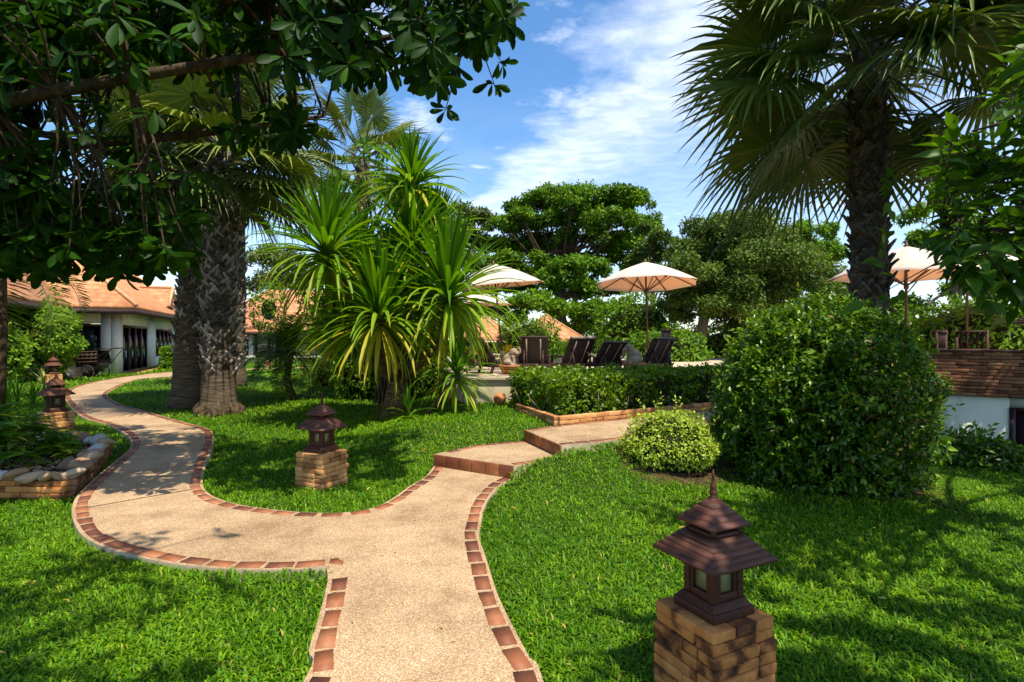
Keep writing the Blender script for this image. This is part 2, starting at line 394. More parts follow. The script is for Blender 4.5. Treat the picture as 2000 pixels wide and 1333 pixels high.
    G['stone'] = solid_mat('river_stone', [(0.1, (0.13, 0.09, 0.06)), (0.3, (0.32, 0.18, 0.09)), (0.5, (0.48, 0.32, 0.19)), (0.7, (0.40, 0.35, 0.29)), (0.95, (0.58, 0.54, 0.47))], 6, 0.7, 0.3, 0.3, 0.004, use_attr=0.7)
    # foliage
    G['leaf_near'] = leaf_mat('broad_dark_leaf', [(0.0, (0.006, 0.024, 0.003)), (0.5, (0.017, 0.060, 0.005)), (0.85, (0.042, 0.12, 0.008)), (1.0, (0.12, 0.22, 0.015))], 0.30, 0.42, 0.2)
    G['leaf_right'] = leaf_mat('ovate_leaf', [(0.0, (0.025, 0.075, 0.010)), (0.5, (0.06, 0.145, 0.015)), (0.9, (0.12, 0.23, 0.022)), (1.0, (0.30, 0.36, 0.05))], 0.36, 0.38, 0.4)
    G['leaf_frangi'] = leaf_mat('frangipani_leaf', [(0.0, (0.035, 0.10, 0.012)), (0.6, (0.075, 0.18, 0.018)), (1.0, (0.15, 0.28, 0.03))], 0.32, 0.4, 0.4)
    G['palm_fan'] = leaf_mat('fan_palm_blade', [(0.0, (0.030, 0.060, 0.016)), (0.5, (0.085, 0.135, 0.034)), (0.85, (0.18, 0.23, 0.06)), (0.96, (0.22, 0.24, 0.09)), (1.0, (0.30, 0.25, 0.12))], 0.13, 0.36, 0.5, 0.9)
    G['palm_dead'] = leaf_mat('dry_palm_blade', [(0.0, (0.10, 0.045, 0.015)), (0.6, (0.21, 0.10, 0.035)), (1.0, (0.33, 0.19, 0.08))], 0.15, 0.7, 0.2)
    G['petiole'] = solid_mat('palm_petiole', [(0.3, (0.05, 0.06, 0.015)), (0.7, (0.14, 0.13, 0.04))], 6, 0.5, 0.3, 0.1, 0.003)
    G['date_leaf'] = leaf_mat('date_palm_leaflet', [(0.0, (0.04, 0.09, 0.012)), (0.6, (0.09, 0.17, 0.025)), (1.0, (0.20, 0.28, 0.07))], 0.25, 0.42, 0.4)
    G['strap'] = leaf_mat('strap_leaf', [(0.0, (0.028, 0.095, 0.010)), (0.45, (0.072, 0.20, 0.014)), (0.75, (0.17, 0.30, 0.018)), (0.92, (0.28, 0.38, 0.03)), (1.0, (0.42, 0.38, 0.05))], 0.36, 0.38, 0.45, 1.15)
    G['bush'] = leaf_mat('shrub_leaf', [(0.0, (0.022, 0.066, 0.006)), (0.5, (0.064, 0.150, 0.010)), (0.82, (0.14, 0.27, 0.015)), (0.96, (0.23, 0.37, 0.025)), (1.0, (0.24, 0.11, 0.03))], 0.30, 0.30, 0.8)
    G['hedge'] = leaf_mat('hedge_leaf', [(0.0, (0.030, 0.075, 0.006)), (0.5, (0.095, 0.195, 0.010)), (0.85, (0.19, 0.31, 0.015)), (1.0, (0.30, 0.41, 0.03))], 0.32, 0.30, 0.8)
    G['golden'] = leaf_mat('golden_leaf', [(0.0, (0.10, 0.19, 0.012)), (0.4, (0.24, 0.36, 0.03)), (0.8, (0.44, 0.55, 0.12)), (1.0, (0.68, 0.72, 0.45))], 0.3, 0.4, 0.4, 1.0)
    G['lime'] = leaf_mat('lime_leaf', [(0.0, (0.05, 0.13, 0.010)), (0.6, (0.12, 0.25, 0.015)), (1.0, (0.24, 0.38, 0.03))], 0.32, 0.42, 0.4)
    G['bedleaf'] = leaf_mat('bed_leaf', [(0.0, (0.035, 0.10, 0.010)), (0.6, (0.08, 0.20, 0.015)), (0.9, (0.20, 0.34, 0.03)), (1.0, (0.42, 0.48, 0.08))], 0.3, 0.4, 0.4)
    G['tree_a'] = leaf_mat('rain_tree_leaf', [(0.0, (0.028, 0.075, 0.008)), (0.5, (0.08, 0.18, 0.015)), (1.0, (0.19, 0.33, 0.03))], 0.25, 0.5, 0.3)
    G['tree_b'] = leaf_mat('olive_leaf', [(0.0, (0.032, 0.065, 0.020)), (0.5, (0.075, 0.135, 0.036)), (1.0, (0.17, 0.24, 0.07))], 0.22, 0.5, 0.3)
    G['tree_c'] = leaf_mat('bright_tree_leaf', [(0.0, (0.035, 0.10, 0.010)), (0.5, (0.085, 0.20, 0.015)), (1.0, (0.20, 0.34, 0.03))], 0.3, 0.45, 0.35)
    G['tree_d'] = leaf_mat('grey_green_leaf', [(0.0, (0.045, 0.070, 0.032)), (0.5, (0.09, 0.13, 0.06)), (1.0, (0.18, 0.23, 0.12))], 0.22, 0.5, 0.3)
    G['petal_yellow'] = leaf_mat('yellow_petal', [(0.0, (0.55, 0.36, 0.01)), (1.0, (0.85, 0.66, 0.03))], 0.2, 0.5, 0.3, 1.0)
    G['petal_white'] = leaf_mat('cream_petal', [(0.0, (0.75, 0.62, 0.28)), (1.0, (0.85, 0.80, 0.62))], 0.2, 0.5, 0.3, 1.0)
    G['variegated'] = leaf_mat('white_striped_leaf', [(0.0, (0.08, 0.16, 0.05)), (0.5, (0.38, 0.45, 0.30)), (1.0, (0.72, 0.74, 0.62))], 0.2, 0.5, 0.3, 1.0)
    G['twigs'] = solid_mat('shrub_core', [(0.3, (0.014, 0.020, 0.005)), (0.55, (0.025, 0.03, 0.008)), (0.8, (0.05, 0.038, 0.015))], 12, 0.95, 0.05, 0.9, 0.03)  # dark filler tone for the solid core added inside shrubs and hedges
    G['bark'] = bark_mat('brown_bark', (0.035, 0.022, 0.012), (0.13, 0.085, 0.05))
    G['bark_pale'] = bark_mat('pale_bark', (0.13, 0.10, 0.065), (0.36, 0.30, 0.21))
    G['bark_drac'] = bark_mat('ringed_bark', (0.06, 0.035, 0.015), (0.25, 0.16, 0.075), 4.0, (2, 2, 7), 0.6)
    G['bark_palm'] = bark_mat('palm_trunk_bark', (0.030, 0.020, 0.013), (0.26, 0.19, 0.115), 3.0, (1.2, 1.2, 11), 1.0)
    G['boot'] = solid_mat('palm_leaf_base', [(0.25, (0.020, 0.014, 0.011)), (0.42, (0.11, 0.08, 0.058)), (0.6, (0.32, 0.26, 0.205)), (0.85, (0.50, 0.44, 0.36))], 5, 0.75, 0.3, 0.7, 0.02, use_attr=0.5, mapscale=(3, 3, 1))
    G['boot_shaded'] = solid_mat('shaded_palm_leaf_base', [(0.25, (0.014, 0.010, 0.008)), (0.5, (0.05, 0.034, 0.024)), (0.8, (0.15, 0.11, 0.08))], 5, 0.75, 0.3, 0.7, 0.02, use_attr=0.5, mapscale=(3, 3, 1))  # darker copy of the leaf base, silhouette shade put into the colour
    G['root'] = bark_mat('palm_root_mass', (0.035, 0.022, 0.012), (0.17, 0.115, 0.06), 5.0, (3, 3, 2), 1.0)
    G['dryleaf'] = leaf_mat('fallen_leaf', [(0.0, (0.30, 0.16, 0.05)), (1.0, (0.60, 0.45, 0.20))], 0.1, 0.7, 0.2)
make_materials()
# ------------------------------------------------------------------ foliage builders
LEAF_FOLD = (A([0, 0, 0], [-.26, .45, .07], [.26, .45, .07], [0, 1, -.08], [0, .47, 0]).reshape(5, 3), [np.array([[0, 4, 3, 1], [0, 2, 3, 4]])])
def leaf_shape(ts, ws, fold=0.12, droop=0.25):
    """a folded, drooping blade; one length unit long"""
    v = []; n = len(ts)
    for t, w in zip(ts, ws):
        zc = -droop * t * t
        v += [(-w, t, zc + fold * w * 2), (0, t, zc), (w, t, zc + fold * w * 2)]
    q = []
    for k in range(n - 1):
        a = 3 * k
        q += [(a, a + 1, a + 4, a + 3), (a + 1, a + 2, a + 5, a + 4)]
    return np.array(v, float), [np.array(q)]
LEAF_OBOV = leaf_shape([0, .12, .35, .6, .8, .93, 1.0], [.008, .02, .085, .15, .16, .105, .01], 0.18, 0.22)
LEAF_OVATE = leaf_shape([0, .1, .28, .5, .75, 1.0], [.012, .16, .25, .22, .11, .005], 0.2, 0.2)
LEAF_LANCE = leaf_shape([0, .2, .5, .8, 1.0], [.02, .10, .13, .08, .005], 0.15, 0.25)

def frames(d, n):
    y = norm(d); x = norm(np.cross(y, n)); z = np.cross(x, y)
    return np.stack([x, y, z], axis=2)
def scatter(mb, tmpl, pos, d, n, size, rnd):
    tv, tf = tmpl
    M = frames(d, n)
    V = np.einsum('nij,kj->nki', M, tv) * np.asarray(size).reshape(-1, 1, 1) + pos[:, None, :]
    k = len(tv); N = len(pos)
    fl = [(q[None] + (np.arange(N) * k)[:, None, None]).reshape(-1, q.shape[1]) for q in tf]
    mb.add(V.reshape(-1, 3), fl, np.repeat(rnd, k))
def rdir(n):
    return norm(rng.normal(size=(n, 3)))

def ellipsoid_leaves(mb, c, rad, n, size, tmpl=LEAF_FOLD, shell=0.75, up=0.6, out=0.7, tone=0.0, zmin=None):
    """n leaves spread through the outer part of an ellipsoid"""
    c = np.asarray(c, float); rad = np.asarray(rad, float)
    u = rdir(n); rr = shell + (1 - shell) * rng.random(n) ** 0.6 * 1.12
    lump = 1 + 0.10 * np.sin(u[:, 0] * 5 + c[0] * 3) * np.sin(u[:, 1] * 6 + c[1]) + 0.07 * np.sin(u[:, 2] * 9 + c[2] * 2)
    p = c + u * rad * (rr * lump)[:, None]
    if zmin is not None:
        k = p[:, 2] > zmin; p, u = p[k], u[k]; n = len(p)
    nn = norm(u * out + A(0, 0, up) + rdir(n) * 0.6)
    d = norm(rdir(n) + u * 0.35 + A(0, 0, -0.25))
    s = size * rng.uniform(0.65, 1.25, n)
    r = np.clip(rng.beta(2, 2, n) + tone, 0, 1)
    scatter(mb, tmpl, p, d, nn, s, r)

def limb(mb, p, q, r0, r1, bend=0.15, n=6, seg=7):
    p = np.asarray(p, float); q = np.asarray(q, float); L = np.linalg.norm(q - p)
    t = np.linspace(0, 1, n)[:, None]
    off = rng.normal(0, bend * L * 0.35, 3)
    pts = p + (q - p) * t + off * np.sin(t * np.pi) + A(0, 0, bend * L * 0.35) * np.sin(t * np.pi)
    mb.tube(pts, np.linspace(r0, r1, n), seg)
    return pts

def tree(name, label, base, trunk_pts, r0, clumps, leaf, size, n, bark, group=None, cat='tree', flat=0.62, shell=0.35, tmpl=LEAF_FOLD, limbs=True, ):
    """tapered trunk, limbs to the clumps, leaves through every clump; clumps = (centre, radius)"""
    t = thing(name, label, cat, base, group)
    w = MB(); tp = np.asarray(trunk_pts, float)
    w.tube(tp, np.linspace(r0, r0 * 0.55, len(tp)), 10)
    flare = MB
    if limbs:
        for c, rad in clumps:
            c = np.asarray(c, float)
            k = rng.integers(max(1, len(tp) // 2), len(tp))
            pts = limb(w, tp[k], c - A(0, 0, rad * 0.25), r0 * 0.24, r0 * 0.06, 0.22)
            for _ in range(3):
                e = c + rdir(1)[0] * A(rad, rad, rad * flat) * 0.75
                limb(w, pts[rng.integers(3, 6)], e, r0 * 0.08, r0 * 0.02, 0.15, 4, 5)
    w.build('trunk', bark, t, True)
    f = MB(); vol = sum(r ** 2 for _, r in clumps)
    for c, rad in clumps:
        k = max(20, int(n * rad ** 2 / vol))
        sub = max(6, int(11 * (rad / 1.0) ** 0.6))
        # each clump is itself a handful of leafy tufts
        for _ in range(sub):
            u = rdir(1)[0]; u[2] = abs(u[2]) * 0.9 - 0.25
            cc = np.asarray(c, float) + u * A(rad, rad, rad * flat) * rng.uniform(.45, 1.12)
            q = rng.uniform(.24, .50)
            ellipsoid_leaves(f, cc, (rad * q, rad * q, rad * q * rng.uniform(.55, .95)), max(6, int(k / sub * (q / .38) ** 2)), size, tmpl, shell, 0.9, 0.5, rng.normal(0, 0.12))
    f.build('crown', leaf, t)
    return t

def fan_leaf(mb, stalk, base, d, n, petiole, Rb, nseg=34, spread=2.4, droop=0.35, tipdroop=0.5, tone=0.5, fold=0.03, split=0.44):
    """one palmate leaf: stalk from base along d, pleated blade split into pointed segments"""
    d = norm(np.asarray(d, float)); n = np.asarray(n, float)
    M = frames(d[None], n[None])[0]
    # petiole sags a little
    t = np.linspace(0, 1, 6)
    pet = np.stack([np.zeros(6), t * petiole, -0.10 * petiole * t ** 2], 1)
    P = pet @ M.T + base
    stalk.tube(P, np.linspace(0.028, 0.016, 6), 5)
    hub = np.array([0, petiole, -0.10 * petiole])
    da = 2 * spread / nseg
    V = []; Fq = []; rr = []
    for i in range(nseg):
        a = -spread + (i + 0.5) * da
        Ri = Rb * (1 - 0.22 * (abs(a) / spread) ** 2) * rng.uniform(0.92, 1.06)
        td = tipdroop * rng.uniform(0.3, 1.7)
        rows = [(0.06, 1.0), (split, 1.0), (0.70, 0.62), (0.87, 0.30), (1.0, 0.03)]
        i0 = len(V)
        for fr, wf in rows:
            rad = Ri * fr
            hw = math.tan(da / 2) * min(rad, Ri * split) * wf * 1.0
            z = -droop * Rb * fr ** 2.2 * (0.4 + 0.6 * abs(math.sin(a)) ** 1.0) + 0.10 * Rb * fr
            ca, sa = math.cos(a), math.sin(a)
            for sgn, fz in ((-1, fold), (0, 0), (1, fold)):
                x = rad * sa + sgn * hw * ca; y = rad * ca - sgn * hw * sa
                V.append((x, y, z + fz * wf * min(1, fr * 2)))
            rr += [0] * 3
        nr = len(rows)
        for k in range(nr - 1):
            q = i0 + 3 * k
            Fq += [(q, q + 1, q + 4, q + 3), (q + 1, q + 2, q + 5, q + 4)]
        V_ = np.array(V[i0:], float)
        W = (V_ + hub) @ M.T + base
        fr = np.repeat([r_[0] for r_ in rows], 3)
        W[:, 2] -= td * Rb * np.clip(fr - split, 0, 1) ** 1.6
        tn = np.clip(tone + rng.normal(0, 0.12), 0, 0.93)
        if rng.random() < 0.03: tn = 0.97
        for k in range(len(V_)): V[i0 + k] = tuple(W[k]); rr[i0 + k] = min(1, tn + (0.10 if fr[k] > 0.95 and rng.random() < .4 else 0))
    mb.add(np.array(V), [np.array(Fq)], np.array(rr))

def strap_leaf(mb, base, az, el, L, w, droop, tone, fold=0.25, rows=7, tip=0.3):
    """long sword leaf starting at elevation el and arching over"""
    t = np.linspace(0, 1, rows)
    ang = el - droop * t ** 1.6
    ds = L / (rows - 1)
    h = np.concatenate([[0], np.cumsum(np.cos((ang[1:] + ang[:-1]) / 2) * ds)])
    z = np.concatenate([[0], np.cumsum(np.sin((ang[1:] + ang[:-1]) / 2) * ds)])
    ca, sa = math.cos(az), math.sin(az)
    C = np.stack([h * ca, h * sa, z], 1) + base
    side = A(-sa, ca, 0)
    up = np.stack([-np.sin(ang) * ca, -np.sin(ang) * sa, np.cos(ang)], 1)
    ww = w * np.interp(t, [0, .12, .45, .8, 1], [.55, .8, 1, .62, .03])
    Lf = C + side * ww[:, None] * .5 + up * (fold * ww)[:, None]
    Rt = C - side * ww[:, None] * .5 + up * (fold * ww)[:, None]
    V = np.stack([Lf, C, Rt], 1).reshape(-1, 3)
    k = np.arange(rows - 1) * 3
    F = np.concatenate([np.stack([k, k + 1, k + 4, k + 3], 1), np.stack([k + 1, k + 2, k + 5, k + 4], 1)])
    rr = np.clip(tone + np.repeat(np.where(t > .93, tip, 0), 3) * (rng.random() < .5), 0, 1)
    mb.add(V, [F], rr)

def strap_head(mb, c, axis, n, L, w=0.05, spread_lo=-55, spread_hi=85, yellow=0.0):
    """a rosette of sword leaves at the end of a stem"""
    c = np.asarray(c, float); axis = norm(np.asarray(axis, float))
    ga = 2.399963
    for i in range(n):
        f = (i + .5) / n                       # 0 lowest, 1 the upright heart
        el = R(np.interp(f, [0, .22, .48, .72, 1], [spread_lo, -2, 28, 62, spread_hi])) + rng.normal(0, .11)
        dr = np.interp(f, [0, .3, .5, .72, 1], [0.65, 1.15, .9, .32, 0.08]) * rng.uniform(.6, 1.35)
        tn = np.interp(f, [0, .12, .3, .6, 1], [.88, .80, .70, .42, .30]) + rng.normal(0, .10) + yellow
        if f < .2 and rng.random() < .3: tn = 1.0
        b = c + axis * (f - .5) * 0.22 + rng.normal(0, .012, 3)
        az = i * ga + rng.normal(0, .15)
        tilt = axis[:2] * 0.0
        strap_leaf(mb, b, az, el, L * rng.uniform(.8, 1.08) * np.interp(f, [0, .3, 1], [.9, 1.02, .92]), w * rng.uniform(.85, 1.15), dr, float(np.clip(tn, 0, 1)))

def frond(mb, stalk, base, az, el, L, droop, nl, ll, lw=0.022, tone=0.5, vee=0.5):
    """feather leaf: arching rachis with narrow leaflets down both sides"""
    rows = 10; t = np.linspace(0, 1, rows)
    ang = el - droop * t ** 1.3
    ds = L / (rows - 1)
    h = np.concatenate([[0], np.cumsum(np.cos(ang[1:]) * ds)]); z = np.concatenate([[0], np.cumsum(np.sin(ang[1:]) * ds)])
    ca, sa = math.cos(az), math.sin(az)
    C = np.stack([h * ca, h * sa, z], 1) + base
    stalk.tube(C, np.linspace(.016, .004, rows), 5)
    side = A(-sa, ca, 0)
    for sgn in (-1, 1):
        tt = np.linspace(.12, 1, nl) + rng.normal(0, .006, nl); tt = np.clip(tt, 0.05, 1)
        P = np.stack([np.interp(tt, t, C[:, k]) for k in range(3)], 1)
        aa = np.interp(tt, t, ang)
        fw = np.stack([np.cos(aa) * ca, np.cos(aa) * sa, np.sin(aa)], 1)
        up = np.stack([-np.sin(aa) * ca, -np.sin(aa) * sa, np.cos(aa)], 1)
        ln = ll * np.interp(tt, [0, .3, .7, 1], [.55, 1, .9, .4]) * rng.uniform(.88, 1.1, nl)
        d = norm(fw * 0.55 + side * sgn * 1.0 + up * vee + rng.normal(0, .08, (nl, 3)))
        lt = (A([0, 0, 0], [-.5, .4, 0], [.5, .4, 0], [0, 1, -.18], [-.3, .75, -.06], [.3, .75, -.06]).reshape(6, 3), [np.array([[1, 2, 5, 4]]), np.array([[0, 2, 1], [4, 5, 3]])])
        M = frames(d, up)
        tv = lt[0][None] * np.stack([np.full(nl, lw), ln, ln], 1)[:, None, :]
        V = np.einsum('nij,nkj->nki', M, tv) + P[:, None, :]
        fl = [(q[None] + (np.arange(nl) * 6)[:, None, None]).reshape(-1, q.shape[1]) for q in lt[1]]
        mb.add(V.reshape(-1, 3), fl, np.repeat(np.clip(tone + rng.normal(0, .15, nl), 0, 1), 6))

def palm_boots(mb, base, top, r, n, size, z_from=0.0, r_top=None, stick=0.42):
    """spiral of old leaf bases on a palm trunk"""
    base = np.asarray(base, float); top = np.asarray(top, float); ga = 2.399963
    r_top = r_top or r
    for i in range(n):
        f = z_from + (1 - z_from) * (i + .5) / n + rng.normal(0, .004)
        c = base + (top - base) * f; rr = r + (r_top - r) * f
        a = i * ga + rng.normal(0, .16)
        o = A(math.cos(a), math.sin(a), 0); s = A(-math.sin(a), math.cos(a), 0)
        tone = float(np.clip(rng.beta(2, 2), 0, 1))
        for leg in (-1, 1):                       # an old leaf foot split into two crossing straps
            L = size * rng.uniform(.8, 1.5); w = size * rng.uniform(.26, .46)
            lean = stick * rng.uniform(.25, 1.2)
            p0 = c + o * (rr - .035) + s * leg * size * .42
            up = norm(A(0, 0, 1) + o * lean - s * leg * rng.uniform(.45, .95))
            nrm = norm(o - A(0, 0, lean * .7)); sd = norm(np.cross(nrm, up))
            V = []
            for t, wf, th in ((0, 1.25, .05), (.45, .95, .05), (.85, .65, .04), (1.0, .4 + .4 * rng.random(), .02)):
                q = p0 + up * L * t + o * .16 * L * t * t
                V += [q - sd * w * wf * .5, q + nrm * th * .5, q + sd * w * wf * .5, q + sd * w * wf * .35 - nrm * th * .6, q - sd * w * wf * .35 - nrm * th * .6]
            F = []
            for k in range(3):
                a0, b0 = 5 * k, 5 * (k + 1)
                for j in range(5): F.append((a0 + j, a0 + (j + 1) % 5, b0 + (j + 1) % 5, b0 + j))
            F.append((15, 16, 17, 18, 19))
            tr_ = np.clip(tone + np.repeat([-.25, 0, .15, .3], 5) + rng.normal(0, .08), 0, 1)
            mb.add(np.array(V), F, tr_)

def fan_palm(name, label, base, hub, r_base, r_top, n_leaves, petiole, Rb, boots, smooth_to=0.0, group=None, dead=5, boot=0.30, lo=-50, roots=False, nseg=34, open_az=None, bootmat='boot'):
    base = np.asarray(base, float); hub = np.asarray(hub, float)
    t = thing(name, label, 'palm tree', base, group)
    w = MB(); k = 26; f = np.linspace(0, 1, k)
    pts = base + (hub - base) * f[:, None]
    rad = r_base + (r_top - r_base) * f ** 0.6
    rad = rad * (1 + 0.16 * np.exp(-f * 26)) * (1 + 0.012 * rng.normal(size=k))
    w.tube(pts, rad, 20); w.build('trunk', MAT['bark_palm'], t, True)
    b = MB(); palm_boots(b, base, hub, r_base * .98, boots, boot, smooth_to, r_top); b.build('leaf_base', MAT[bootmat], t)
    if roots:
        q = MB()
        for i in range(46):
            a = rng.uniform(0, 2 * np.pi); o = A(math.cos(a), math.sin(a), 0)
            p0 = base + o * (r_base * 0.9) + A(0, 0, rng.uniform(.10, .34)); p1 = base + o * (r_base * rng.uniform(1.15, 1.42)) + A(0, 0, -.04) + rng.normal(0, .03, 3)
            mid = (p0 + p1) / 2 + o * .07 + A(0, 0, .05)
            q.tube(np.array([p0, mid, p1]), [.035, .055, .05], 6)
        q.build('root_flare', MAT['root'], t, True)
    blade, stalk, deadb = MB(), MB(), MB()
    ga = 2.399963
    for i in range(n_leaves):
        f_ = (i + .5) / n_leaves
        el = R(np.interp(f_, [0, .3, .6, 1], [lo, -5, 32, 82])) + rng.normal(0, .09)
        az = i * ga + rng.normal(0, .2)
        if open_az is not None and math.cos(az - R(open_az)) > .62: el = max(el, R(-8) + rng.normal(0, .1))   # old leaves trimmed on this side
        d = A(math.cos(az) * math.cos(el), math.sin(az) * math.cos(el), math.sin(el))
        n = A(-math.cos(az) * math.sin(el), -math.sin(az) * math.sin(el), math.cos(el)) + rng.normal(0, .42, 3)
        isdead = i < dead
        fan_leaf(deadb if isdead else blade, stalk, hub + A(0, 0, (f_ - .6) * .7) + d * r_top * .5, d, n, petiole * rng.uniform(.85, 1.12), Rb * rng.uniform(.88, 1.08),
                 nseg, droop=np.interp(f_, [0, .5, 1], [.22, .26, .10]), tipdroop=np.interp(f_, [0, .5, 1], [.35, .5, .22]), tone=float(rng.uniform(.35, .75)))
    blade.build('crown', MAT['palm_fan'], t)
    stalk.build('leaf_stalk', MAT['petiole'], t, True)
    if dead: deadb.build('dry_leaf', MAT['palm_dead'], t)
    return t

def pt_in_poly(P, poly):
    x, y = P[:, 0], P[:, 1]; ins = np.zeros(len(P), bool); n = len(poly)
    for i in range(n):
        x0, y0 = poly[i][0], poly[i][1]; x1, y1 = poly[(i + 1) % n][0], poly[(i + 1) % n][1]
        c = (y0 > y) != (y1 > y)
        if y0 != y1:
            ins ^= c & (x < (x1 - x0) * (y - y0) / (y1 - y0) + x0)
    return ins
def seg_dist(P, line):
    best = np.full(len(P), 1e9)
    for a, b in zip(line[:-1], line[1:]):
        a = np.asarray(a[:2]); b = np.asarray(b[:2]); ab = b - a
        t = np.clip(((P - a) @ ab) / max(ab @ ab, 1e-9), 0, 1)
        best = np.minimum(best, np.linalg.norm(P - a - t[:, None] * ab, axis=1))
    return best
def catmull(pts, step=0.05):
    pts = [np.asarray(p, float)[:2] for p in pts]; out = []
    P = [2 * pts[0] - pts[1]] + pts + [2 * pts[-1] - pts[-2]]
    for i in range(1, len(P) - 2):
        p0, p1, p2, p3 = P[i - 1], P[i], P[i + 1], P[i + 2]
        n = max(2, int(np.linalg.norm(p2 - p1) / step))
        for k in range(n):
            t = k / n
            out.append(.5 * (2 * p1 + (p2 - p0) * t + (2 * p0 - 5 * p1 + 4 * p2 - p3) * t * t + (3 * p1 - p0 - 3 * p2 + p3) * t ** 3))
    out.append(pts[-1])
    return np.array(out)
def resample(line, step):
    d = np.concatenate([[0], np.cumsum(np.linalg.norm(np.diff(line, axis=0), axis=1))])
    s = np.arange(0, d[-1], step)
    return np.stack([np.interp(s, d, line[:, 0]), np.interp(s, d, line[:, 1])], 1)
# ------------------------------------------------------------------ ground, path, steps
XR_Y = [6.2, 6.6, 7.0, 8.2, 9.2, 11.0]; XR_X = [0.02, 0.58, 1.4, 2.9, 4.4, 8.0]
def zt(x, y):
    x = np.asarray(x, float); y = np.asarray(y, float)
    xr = np.interp(y, XR_Y, XR_X)
    s = x - xr
    left = 0.32 * sstep(6.7, 8.5, y) * sstep(-3.4, -0.7, x)
    right = 0.31 * sstep(5.4, 7.0, y) * (1 - sstep(0.0, 2.8, s))
    k = sstep(-0.12, 0.10, s)
    z = 0.012 + left * (1 - k) + right * k
    z = z - 0.10 * sstep(2.5, 6.5, x) - 0.08 * sstep(-3.4, -4.3, x) * (1 - sstep(7, 10, y))
    z = z + 0.012 * np.sin(x * 1.7 + 1) * np.sin(y * 1.3)
    return z
def zf(x, y): return float(zt(np.array([x]), np.array([y]))[0])

PZ = 0.05
def tr(pts, z=PZ): return [gpt(a, b, z)[:2] for a, b in pts]
OUTER = tr([(637,1107),(580,1112),(500,1113),(420,1110),(330,1100),(260,1085),(200,1068),(160,1045),(144,1019),(140,998),(147,974),(168,950),(198,923),(228,899),(252,878),(255,860),(240,845),(210,830),(168,818),(147,804.6),(134,790),(126,772),(144,756.5),(210,741),(300,729.5),(345,726.5)])
INNER = tr([(345,735.5),(285,740),(252,747.5),(222,761),(210,770),(216,779),(240,791),(285,803),(330,816.6),(375,828.6),(402,836),(416,846),(417,866),(411,884),(402,908),(396,938),(399,955),(414,968),(435,977),(480,988),(540,996),(600,1001),(660,1002),(700,998),(735,990),(765,975),(800,950),(830,932)])
FRONT_L = [A(-1.02, -1.5), A(-1.0, 1.2)] + tr([(592,1333),(603,1270),(618,1220),(632,1170),(640,1130),(637,1107)])
A1, B1 = A(-.944, 6.82), A(.02, 6.2)
A2, B2 = A(.18, 7.7), A(.58, 6.6)
RIGHT = [B1] + tr([(980,947),(965,962),(953,977),(944,998),(941,1016),(936,1040),(938,1058),(947,1082),(956,1112),(968,1150),(985,1190),(1008,1235),(1035,1285),(1062,1333)]) + [A(.26, 1.2), A(.34, -1.5)]
# the lane runs on past the palms towards the far lawn
OUTER = OUTER + [A(-14.2, 27.2), A(-11.0, 29.8), A(-6.0, 30.6)]
INNER = [A(-6.0, 29.8), A(-10.6, 28.9), A(-13.4, 26.3)] + INNER
c_out, c_in = catmull(OUTER), catmull(INNER + [A1])
c_fl, c_rt = catmull(FRONT_L), catmull(RIGHT)
RING = np.concatenate([c_rt, c_fl, c_out[1:], c_in])
STEP1 = np.concatenate([catmull([B1, A(.28, 6.36), B2]), catmull([A2, A(-.42, 7.42), A1])])
UP_NEAR = catmull([B2, A(1.4, 7.03), A(2.93, 8.25), A(4.6, 9.3), A(7.5, 10.6)])
UP_FAR = catmull([A(7.0, 11.3), A(5.0, 10.6), A(3.5, 9.9), A(1.95, 8.94), A(.62, 8.06), A2])
STEP2 = np.concatenate([UP_NEAR, UP_FAR])

def slab(name, ring, z0, z1, mat_, parent=None):
    bm = bmesh.new()
    vs = [bm.verts.new((p[0], p[1], z1)) for p in ring]
    f = bm.faces.new(vs)
    bm.normal_update()
    if f.normal.z < 0: f.normal_flip()
    lo = [bm.verts.new((p[0], p[1], z0)) for p in ring]
    n = len(ring)
    for i in range(n):
        j = (i + 1) % n
        q = bm.faces.new((vs[i], vs[j], lo[j], lo[i])); q.material_index = 1
    bmesh.ops.triangulate(bm, faces=[f])
    bmesh.ops.recalc_face_normals(bm, faces=bm.faces[:])
    me = bpy.data.meshes.new(name); bm.to_mesh(me); bm.free()
    for m in mat_: me.materials.append(m)
    o = bpy.data.objects.new(name, me); COL.objects.link(o)
    if parent: o.parent = parent
    return o
def dedupe(r):
    r = [p for i, p in enumerate(r) if np.linalg.norm(p - r[i - 1]) > 1e-4]; return np.array(r)
RING, STEP1, STEP2 = dedupe(RING), dedupe(STEP1), dedupe(STEP2)
path = structure(slab('path', RING, -0.30, PZ, [MAT['path'], MAT['concrete']]))
S1Z, S2Z = 0.19, 0.34
step_a = structure(slab('path_step', STEP1, -0.2, S1Z, [MAT['path'], MAT['concrete']]))
upper = structure(slab('upper_path', STEP2, -0.2, S2Z, [MAT['path'], MAT['concrete']]))

